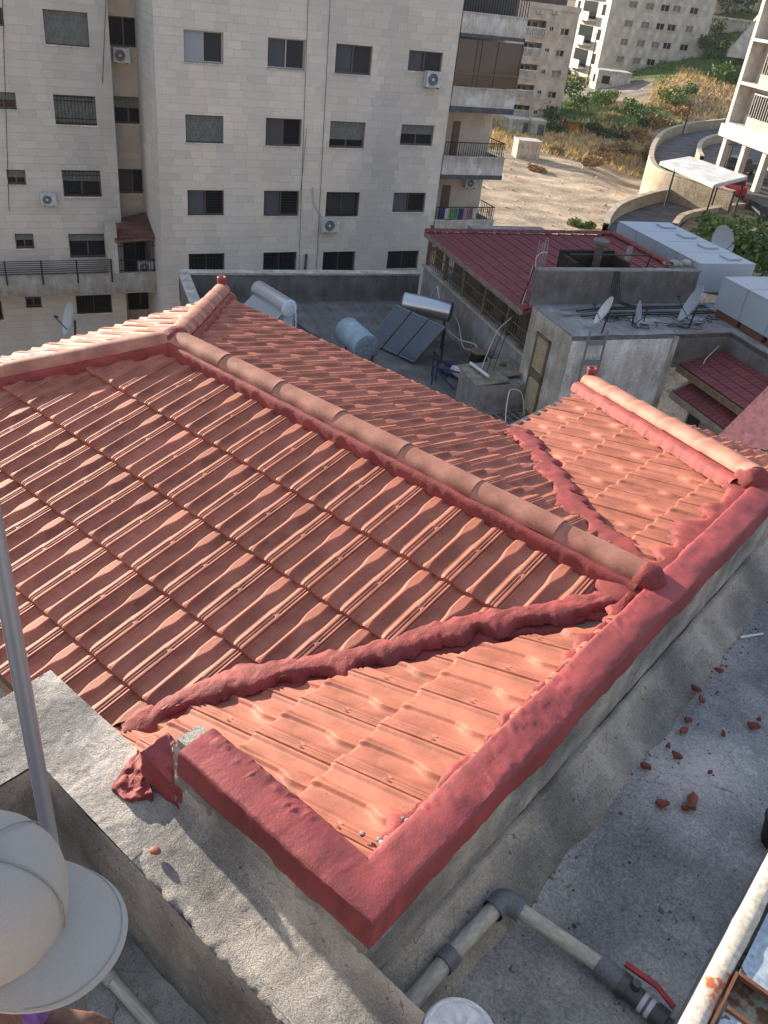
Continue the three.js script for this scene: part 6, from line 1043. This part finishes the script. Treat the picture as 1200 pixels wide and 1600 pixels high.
{
  const c = gp(938, 121), cB = ray(938, 121).multiplyScalar(148), pl = plane(74, cB), a0 = pl.px(944, 60)[0], a1 = pl.px(1104, 60)[0], y0 = -16, y1 = 12;
  const Z = (x, y, w2, h2) => [780 + x / 2.857, y / 2.857, 780 + w2 / 2.857, h2 / 2.857], w = [];
  const rows = [[580, 5, 617, 37], [655, 12, 692, 45], [723, 20, 760, 53], [777, 25, 810, 55], [853, 33, 888, 65], [560, 90, 597, 120], [635, 97, 670, 128], [702, 103, 737, 135], [752, 108, 787, 140], [832, 115, 865, 147], [542, 172, 575, 203], [615, 178, 650, 210], [680, 186, 715, 216], [732, 190, 767, 221], [808, 197, 843, 228], [523, 250, 557, 281], [596, 257, 630, 288], [660, 263, 695, 294], [712, 268, 747, 300], [787, 275, 820, 302]];
  rows.forEach((r, i) => w.push([Z(...r), [0, 1, 4, 2, 3][i % 5] > 1 && i % 3 ? 'd' : 's'])); const dy = pl.px(1000, 0)[1] - pl.px(993, 29)[1]; for (let i = 0; i < 5; i++) { }
  const t = block('cream_apartment_building', 'cream apartment building with a sunlit balcony end up the hill', pl, a0, a1, y0, y1, 13, w, FM.beige2);
  // sunlit end with balconies
  const N2 = pl.F.clone().negate(), azE = Math.atan2(pl.N.x, -pl.N.z) * 57.2958; const pe = plane(azE - 0, pl.P(a0, 0, 0)); const pe2 = pe.N.dot(N2) > 0 ? pe : plane(azE + 180, pl.P(a0, 0, 0)); const e0 = Math.min(pl.P(a0, 0, 0).dot(pe2.F), pl.P(a0, 0, -13).dot(pe2.F)), e1 = e0 + 13;
  part(t, 'end_wall', box(pe2, e0, e1, y0, y1, 0, .06), FM.whiteR);
  for (let f = 0; f < 7; f++) { const y = -10 + f * 3.25; const g = subgroup(t, 'balcony'); part(g, 'slab', box(pe2, e0 + 3, e1 - 4, y, y + .25, .06, 1.5), FM.whiteR); part(g, 'parapet', box(pe2, e0 + 3, e1 - 4, y + .25, y + 1.2, 1.38, 1.5), FM.whiteR); part(g, 'opening', box(pe2, e0 + 3.4, e1 - 4.4, y + .3, y + 2.6, .06, .10), FM.glass); const w2 = subgroup(t, 'window'); part(w2, 'pane', box(pe2, e0 + 1, e0 + 2, y + 1, y + 2.4, .06, .09), FM.glass); part(w2, 'pane', box(pe2, e1 - 2.6, e1 - 1.4, y + 1, y + 2.4, .06, .09), FM.glass); }
}
{
  // right hand building on pilotis
  const Yb = RDY + 3.0, A = onY(1130, 212, Yb), B = onY(1203, 240, Yb), d = B.clone().sub(A).setY(0).normalize(), azF = Math.atan2(d.x, -d.z) * 57.2958; const pl = plane(azF, A); const q = pl.N.dot(A) < 0 ? pl : null;
  const sgn = pl.N.dot(A) < 0 ? 1 : -1; const P = (a, y, o) => A.clone().addScaledVector(d, a).addScaledVector(pl.N, sgn * o).setY(y), bx = (a0, a1, y0, y1, o0, o1) => pbox(P(a0, y0, o0), d.clone().multiplyScalar(a1 - a0), V(0, y1 - y0, 0), pl.N.clone().multiplyScalar(sgn * (o1 - o0)));
  const t = thing('pilotis_building', 'white and beige apartment building raised on white columns by the road', 'building', P(8, RDY, -5)); const L = 16;
  part(t, 'wall', bx(.3, L, Yb + .9, 12, -9, -1.2), FM.beige2); part(t, 'transfer_slab', bx(-.2, L, Yb, Yb + .95, -9, .4), FM.whiteR);
  for (let i = 0; i < 5; i++) for (const o of [0, -5]) part(t, 'column', bx(.2 + i * 3.2, .75 + i * 3.2, RDY - 2, Yb, o - .5, o), FM.whiteR);
  part(t, 'corner_pier', bx(-.1, .35, Yb + .95, 12, -1.2, .1), FM.whiteR);
  for (let f = 0; f < 7; f++) { const y = Yb + .95 + f * 3.1; const g = subgroup(t, 'balcony'); part(g, 'slab', bx(.35, L, y, y + .2, -1.2, .35), FM.whiteR);
    part(g, 'parapet', bx(3.4, L, y + .2, y + 1.0, .25, .35), FM.beige); for (let k = 0; k <= 14; k++) part(g, 'baluster', bx(3.4 + k * .35, 3.44 + k * .35, y + 1.0, y + 2.7, .28, .32), FM.frameAlu); part(g, 'rail', bx(3.4, 8.5, y + 2.66, y + 2.74, .26, .34), FM.frameAlu);
    part(g, 'glazing', bx(3.4, 8.5, y + 1.0, y + 2.8, .10, .12), FM.glass); const w = subgroup(t, 'window'); part(w, 'shutter', bx(1.0, 2.6, y + 1.7, y + 2.7, -1.2, -1.12), tm([.40, .30, .24], T.fineA, .8)); part(w, 'pane', bx(1.0, 2.6, y + 1.0, y + 1.7, -1.2, -1.14), FM.glass); part(w, 'surround', bx(.6, 3.0, y + .2, y + .95, -1.2, -1.05), FM.whiteR); }
}
{
  // stone terrace wall and stepped garden at the hill top
  const c = ray(1125, 60).multiplyScalar(172), pl = plane(80, c), r = rect(pl, [1102, 30, 1152, 88]), t = thing('terrace_wall', 'tall sandstone terrace wall at the top of the hill', 'wall', pl.P(r.a0, r.y0, 0)); part(t, 'wall_face', box(pl, r.a0 - 2, r.a1 + 5, r.y0 - 6, r.y1, -3, 0), FM.beige); part(t, 'coping', box(pl, r.a0 - 2.2, r.a1 + 5.2, r.y1, r.y1 + .35, -3.2, .2), FM.beige2);
  const h = thing('hilltop_house', 'cream house above the terrace wall at the hill top', 'house', pl.P(r.a0 + 5, r.y1, -10)); part(h, 'wall', box(pl, r.a0 - 4, r.a1 + 8, r.y1 - 3, r.y1 + 9, -22, -12), FM.whiteR); for (let i = 0; i < 4; i++) part(h, 'window', box(pl, r.a0 - 2 + i * 4, r.a0 - .5 + i * 4, r.y1 + 3.6, r.y1 + 5.2, -12, -11.9), FM.glass);
}
// ---------- cabins, crates, shrubs, trees, grass ----------
const leafM = [[.085, .15, .035], [.12, .19, .045], [.055, .095, .03], [.18, .23, .06]].map(c => mat(c, { roughness: .8 }));
function leafCloud(c, rx, ry, rz, n, s, seed) {
  const r = rng(seed), pos = []; const lob = []; for (let i = 0; i < 7; i++) lob.push([V((r() - .5) * 1.3 * rx, (r() - .35) * 1.1 * ry, (r() - .5) * 1.3 * rz), .45 + r() * .35]);
  for (let i = 0; i < n; i++) { const [lc, lr] = lob[Math.floor(r() * lob.length)]; const d = V(r() - .5, r() - .5, r() - .5).normalize().multiplyScalar(Math.pow(r(), .4) * lr); const p = c.clone().add(lc).add(V(d.x * rx, d.y * ry, d.z * rz)); const a = V(r() - .5, r() - .5, r() - .5).normalize(), b = V(r() - .5, r() - .5, r() - .5).cross(a).normalize(), k = s * (.6 + r() * .8); const A = p.clone().addScaledVector(a, k), B = p.clone().addScaledVector(b, k * .45), C = p.clone().addScaledVector(a, -k * .2), D = p.clone().addScaledVector(b, -k * .45); for (const v of [A, B, C, A, C, D]) pos.push(v.x, v.y, v.z); }
  return fromTris(pos);
}
function shrub(px, py, wPx, hPx, label, k = 0, cat = 'shrub', dy = 0) {
  const b = gp(px, py); const sc2 = b.length() / FPX, rx = wPx * sc2 / 2, ry = hPx * sc2 / 2; const t = thing('shrub', label, cat, b, 'shrubs on the hillside'); const sd = Math.round(px * 7 + py * 3);
  part(t, 'foliage', leafCloud(b.clone().add(V(0, ry * .75, 0)), rx * .95, ry, rx * .95, 420, Math.max(.16, rx * .17), sd), leafM[k]); part(t, 'stem', [rod(b.clone().add(V(0, -.3, 0)), b.clone().add(V(rx * .1, ry * .8, 0)), .07, 6, .04), rod(b.clone(), b.clone().add(V(-rx * .4, ry, rx * .2)), .05, 6, .03)], mat([.10, .075, .05]));
}
[[854, 191, 34, 26, 'dark round shrub against the foot of the beige building', 2], [890, 152, 36, 26, 'green shrub on the bank beside the beige building corner', 0], [905, 176, 30, 24, 'spreading green shrub below the dirt track', 1], [935, 168, 34, 22, 'bright green shrub on the bank below the white cabin', 1], [960, 160, 26, 18, 'low green shrub in the dry grass below the white cabin', 3], [985, 178, 30, 20, 'green shrub beside the gully above the yellow crate', 0], [1000, 190, 30, 26, 'dense green shrub in the gully above the road wall', 0], [1000, 205, 24, 18, 'small green shrub at the gully foot above the road wall', 2], [1042, 160, 40, 24, 'broad bright green shrub on the dry hillside', 3], [1055, 167, 30, 18, 'yellow green shrub beside the broad hillside shrub', 3], [1074, 152, 26, 22, 'round dark green shrub alone on the dry slope', 0], [1130, 128, 40, 26, 'leafy green shrub on the green upper slope', 1], [1150, 132, 26, 16, 'small green shrub next to the white pilotis building', 0], [1110, 92, 40, 30, 'dark bushy shrub at the foot of the cream building', 2], [1118, 60, 26, 30, 'dark tall shrub beside the terrace wall', 2], [1165, 100, 40, 30, 'green shrub high on the slope under the hill top', 1], [1140, 22, 60, 34, 'dark evergreen shrubs above the terrace wall', 2], [1180, 75, 30, 30, 'green shrub beside the stone steps on the hill', 0], [930, 214, 40, 18, 'dark green scrub patch between the crates', 2], [960, 218, 44, 16, 'low green scrub beside the yellow crate', 2], [868, 208, 40, 14, 'dark scrub behind the white containers', 2], [887, 118, 10, 10, 'tiny shrub by the sunlit building entrance', 0], [905, 131, 14, 9, 'small shrub beside the dirt track', 0], [900, 353, 30, 10, 'low green weed at the near edge of the lot', 1], [920, 356, 20, 8, 'low olive weed beside the red roof ridge', 0], [1075, 322, 12, 6, 'small weed at the foot of the low road wall', 0], [1105, 320, 20, 7, 'weed clump on the road bend near the carport', 0]].forEach(e => shrub(...e));
[[975, 244, 40, 20], [945, 252, 46, 20], [990, 222, 40, 18], [925, 262, 36, 14], [1010, 252, 26, 22], [840, 268, 24, 8], [870, 240, 30, 10], [1025, 200, 34, 16], [1060, 183, 34, 14]].forEach(([x, y, w, h], i) => { const b = gp(x, y), s = b.length() / FPX; single('dry_bush', leafCloud(b.clone().add(V(0, h * s * .4, 0)), w * s / 2, h * s / 2, w * s / 2, 420, .26, 300 + i), mat([.28 + (i % 3) * .03, .205, .10], { roughness: .95 }), 'brown dry brush clump on the slope above the bare lot', 'bush', 'dry brush above the lot'); });
// tree behind the tanks
{
  const b = ray(1165, 420).multiplyScalar(40), t = thing('leafy_tree', 'bright green leafy tree behind the galvanised tanks', 'tree', V(b.x, -16, b.z)); const c = ray(1160, 376).multiplyScalar(40), c2 = ray(1195, 392).multiplyScalar(39), c3 = ray(1120, 358).multiplyScalar(42);
  part(t, 'trunk', [rod(V(b.x, -16, b.z), b.clone(), .18, 10, .12), rod(b.clone(), c, .1, 8, .05), rod(b.clone(), c2, .1, 8, .05), rod(b.clone(), c3, .08, 8, .04)], mat([.12, .09, .06]));
  part(t, 'crown', leafCloud(c, 1.6, .95, 1.6, 1900, .17, 5), mat([.13, .19, .045], { roughness: .7 })); part(t, 'crown', leafCloud(c2, 1.4, 1.2, 1.5, 1500, .17, 6), mat([.10, .165, .04], { roughness: .7 })); part(t, 'crown', leafCloud(c3, 1.0, .55, 1.2, 800, .16, 7), mat([.15, .20, .05], { roughness: .7 }));
}
// crates, containers, cabin
function crate(px, w, h, dpt, azF, m, label, cat, name, det) { const b = gp(...px), f = azv(azF).multiplyScalar(w), n = azv(azF - 90).multiplyScalar(dpt), t = thing(name, label, cat, b); b.y -= .1; part(t, 'body', pbox(b.clone(), f, V(0, h, 0), n), m); const F = azv(azF), N = azv(azF - 90); part(t, 'roof', pbox(b.clone().addScaledVector(F, -.05).addScaledVector(N, -.05).add(V(0, h, 0)), F.clone().multiplyScalar(w + .1), V(0, .1, 0), N.clone().multiplyScalar(dpt + .1)), det.roof || m); for (const [s, e, y0, y1, mm2, nm] of det.f || []) part(t, nm, pbox(b.clone().addScaledVector(f, s).addScaledVector(N, -.03).add(V(0, y0, 0)), F.clone().multiplyScalar((e - s) * w), V(0, y1 - y0, 0), N.clone().multiplyScalar(.04)), mm2); for (const [s, e, y0, y1, mm2, nm] of det.s || []) part(t, nm, pbox(b.clone().addScaledVector(N, s * dpt).addScaledVector(F, -.03).add(V(0, y0, 0)), N.clone().multiplyScalar((e - s) * dpt), V(0, y1 - y0, 0), F.clone().multiplyScalar(.04)), mm2); return t; }
const cw = tm([.60, .56, .50], T.stain, 2), cwG = tm([.45, .50, .45], T.stain, 2), cy = tm([.42, .22, .04], T.stain, 2);
crate([929, 140], 5.0, 2.6, 3.2, 82, tm([.72, .70, .68], T.stain, 3), 'small white site cabin with dark windows on the dirt track', 'cabin', 'site_cabin', { roof: FM.panel, f: [[.15, .38, 1.0, 2.0, FM.glass, 'window'], [.6, .82, .1, 2.1, FM.panel, 'door']], s: [[.3, .6, 1, 2, FM.glass, 'window']] });
crate([806, 248], 2.3, 1.7, 1.7, 78, cw, 'pale cream container on the edge of the bare lot', 'container', 'storage_container', { roof: FM.panel, f: [[.06, .12, .1, 1.6, FM.beige, 'rib'], [.5, .56, .1, 1.6, FM.beige, 'rib'], [.88, .94, .1, 1.6, FM.beige, 'rib']] });
crate([828, 213], 1.6, 1.7, 1.8, 80, cwG, 'pale greenish container with dark grille among the scrub', 'container', 'storage_container', { roof: FM.panel, f: [[.45, .92, .3, 1.4, FM.band, 'grille']] });
crate([792, 207], 2.6, 1.5, 1.9, 76, cwG, 'weathered grey green container behind the balconies', 'container', 'storage_container', { roof: FM.panel, f: [[.1, .16, .1, 1.4, FM.beige, 'rib'], [.7, .9, .1, 1.3, FM.band, 'door']] });
crate([884, 207], 2.0, 1.2, 1.4, 78, cy, 'yellow skip standing in the scrub by the beige building', 'skip', 'yellow_skip', { roof: tm([.2, .11, .04], T.stain, 1), f: [[.1, .16, 0, 1.1, FM.frameBrown, 'rib'], [.8, .86, 0, 1.1, FM.frameBrown, 'rib']] });
crate([945, 242], 2.6, 1.0, 1.6, 80, cy, 'yellow skip with rubble above the bare lot', 'skip', 'yellow_skip', { roof: tm([.3, .26, .2], T.stain, 1), f: [[.1, .15, 0, .95, FM.frameBrown, 'rib'], [.5, .55, 0, .95, FM.frameBrown, 'rib'], [.85, .9, 0, .95, FM.frameBrown, 'rib']] });
{ const b = gp(872, 207), t = thing('scrap_heap', 'dark red scrap machinery heap between container and skip', 'scrap heap', b), r = rng(4); for (let i = 0; i < 12; i++) part(t, 'scrap_bar', bar(b.clone().add(V((r() - .5) * 2.4, r() * .4, (r() - .5) * 1)), b.clone().add(V((r() - .5) * 2.4, r() * 1.6, (r() - .5) * 1)), .18, .12), mat([.12, .03, .03])); }
// poles
for (const [x, y, h, l] of [[917, 128, 6.5, 'wooden utility pole beside the white cabin'], [1066, 210, 3.2, 'thin lamp post on the curved road wall'], [1128, 282, 3.0, 'thin post beside the carport canopy']]) { const b = y > 200 ? onY(x, y, RDY) : gp(x, y); const t = thing('utility_pole', l, 'pole', b, 'poles by the road'); part(t, 'shaft', rod(b.clone().add(V(0, -.2, 0)), b.clone().add(V(0, h, 0)), .11, 8, .07), tm([.14, .10, .07], T.stain, 1)); part(t, 'arm', bar(b.clone().add(V(-.4, h - .2, 0)), b.clone().add(V(.4, h - .2, 0)), .07, .07), M.iron); }
// hill steps
{ const a = ray(1150, 80).multiplyScalar(150), b = ray(1200, 20).multiplyScalar(165), t = thing('stone_steps', 'pale stone steps climbing the green hill', 'steps', a); for (let i = 0; i < 26; i++) { const p = a.clone().lerp(b, i / 26); part(t, 'step', pbox(p.clone().add(V(-1.2, -.8, 0)), V(2.4, 0, 0), V(0, .9, 0), V(0, 0, .9)), FM.beige2); } }
// grass tufts: dry and green, uncountable
for (const [nm, n, cond, c, lab, sd] of [['dry_grass', 16000, 0, [.66, .49, .23], 'dry straw coloured grass covering the hillside', 1], ['green_weeds', 10000, 1, [.15, .24, .06], 'green weeds growing in patches over the hillside', 2]]) {
  const r = rng(sd), pos = []; for (let k = 0; k < 5; k++) { const a = r() * 6.28, l = .25; const bx2 = Math.cos(a), bz = Math.sin(a); for (const v of [[-bz * .05, 0, bx2 * .05], [bz * .05, 0, -bx2 * .05], [bx2 * .18, .42 + r() * .2, bz * .18]]) pos.push(...v); } const g = fromTris(pos);
  const im = new THREE.InstancedMesh(g, mat([1, 1, 1], { roughness: 1 }), n), m = new THREE.Matrix4(), cc = new THREE.Color(); let i = 0, tries = 0;
  while (i < n && tries++ < 400000) { const az = 3 + r() * 19, rr = 84 + Math.pow(r(), .8) * 110, p = azv(az).multiplyScalar(rr); if (rr < 90 + 3 * n3(p.x * .1, p.z * .1, 1)) continue; const on = onRoad(p); if (on) continue; if (rr > 127 && rr < 143 && az > 6.5 && az < 12.6) continue; const gn = fbm(p.x * .055, p.z * .055, 21, 4) + .10 * sst(100, 125, rr) - .02 + .32 * sst(13.5, 16.5, az) * sst(120, 140, rr); if (cond ? gn < .09 : gn > .16) continue; const s = .45 + r() * .75; m.makeRotationY(r() * 6.28).scale(V(s, s * (.6 + r() * .6), s)); m.setPosition(p.x, ground(p.x, p.z) - .03, p.z); im.setMatrixAt(i, m); const k = .7 + r() * .6; cc.setRGB(c[0] * k, c[1] * k * (.92 + r() * .16), c[2] * k); im.setColorAt(i, cc); i++; }
  im.count = i; im.name = nm; im.userData = { kind: 'stuff', label: lab, category: 'grass' }; im.castShadow = true; scene.add(im);
}
function onRoad(p) { const az = Math.atan2(p.x, -p.z) * 57.3, r = Math.hypot(p.x, p.z); return az > 13.2 && r < 118; }
// clods and stones on the bare lot
{ const r = rng(31), im = new THREE.InstancedMesh(new THREE.IcosahedronGeometry(.16, 0), mat([.5, .39, .27], { roughness: 1 }), 420), m = new THREE.Matrix4(); for (let i = 0; i < 420; i++) { const p = azv(2 + r() * 12).multiplyScalar(58 + r() * 40), s = .25 + r() * r() * r() * 1.6; m.makeRotationFromEuler(new THREE.Euler(r() * 6, r() * 6, r() * 6)).scale(V(s, s * .6, s)); m.setPosition(p.x, ground(p.x, p.z), p.z); im.setMatrixAt(i, m); } im.name = 'lot_clods'; im.userData = { kind: 'stuff', label: 'small soil clods and stones strewn over the bare lot', category: 'stones' }; scene.add(im); }

// the sunlit building across the street behind the viewer, mirrored in the upper windows
{
  const t = thing('apartment_building', 'tan sunlit apartment building facing the limestone block across the street', 'building', V(0, -22, 40)), pl = plane(248, V(-14, 0, 26)); const tan = tm([.50, .37, .25], T.fineA, 4);
  const holes = []; for (let f = 0; f < 6; f++) for (let i = 0; i < 8; i++) holes.push({ a0: -18 + i * 4.6, a1: -16.4 + i * 4.6, y0: -12 + f * 3.1, y1: -10.6 + f * 3.1 });
  part(t, 'wall', [...wallHoles(pl, -21, 20, -22, 5, holes), box(pl, -21, 20, -22, 4.98, -11, -1)], tan);
  for (const h of holes) { const w = subgroup(t, 'window'); part(w, 'pane', box(pl, h.a0, h.a1, h.y0, h.y1, -.25, -.2), FM.glass); part(w, 'frame', [box(pl, (h.a0 + h.a1) / 2 - .04, (h.a0 + h.a1) / 2 + .04, h.y0, h.y1, -.2, -.14)], FM.frameBrown); }
}
scene.fog = new THREE.FogExp2(new THREE.Color(.80, .82, .84), .00015);
renderer.render(scene, camera);
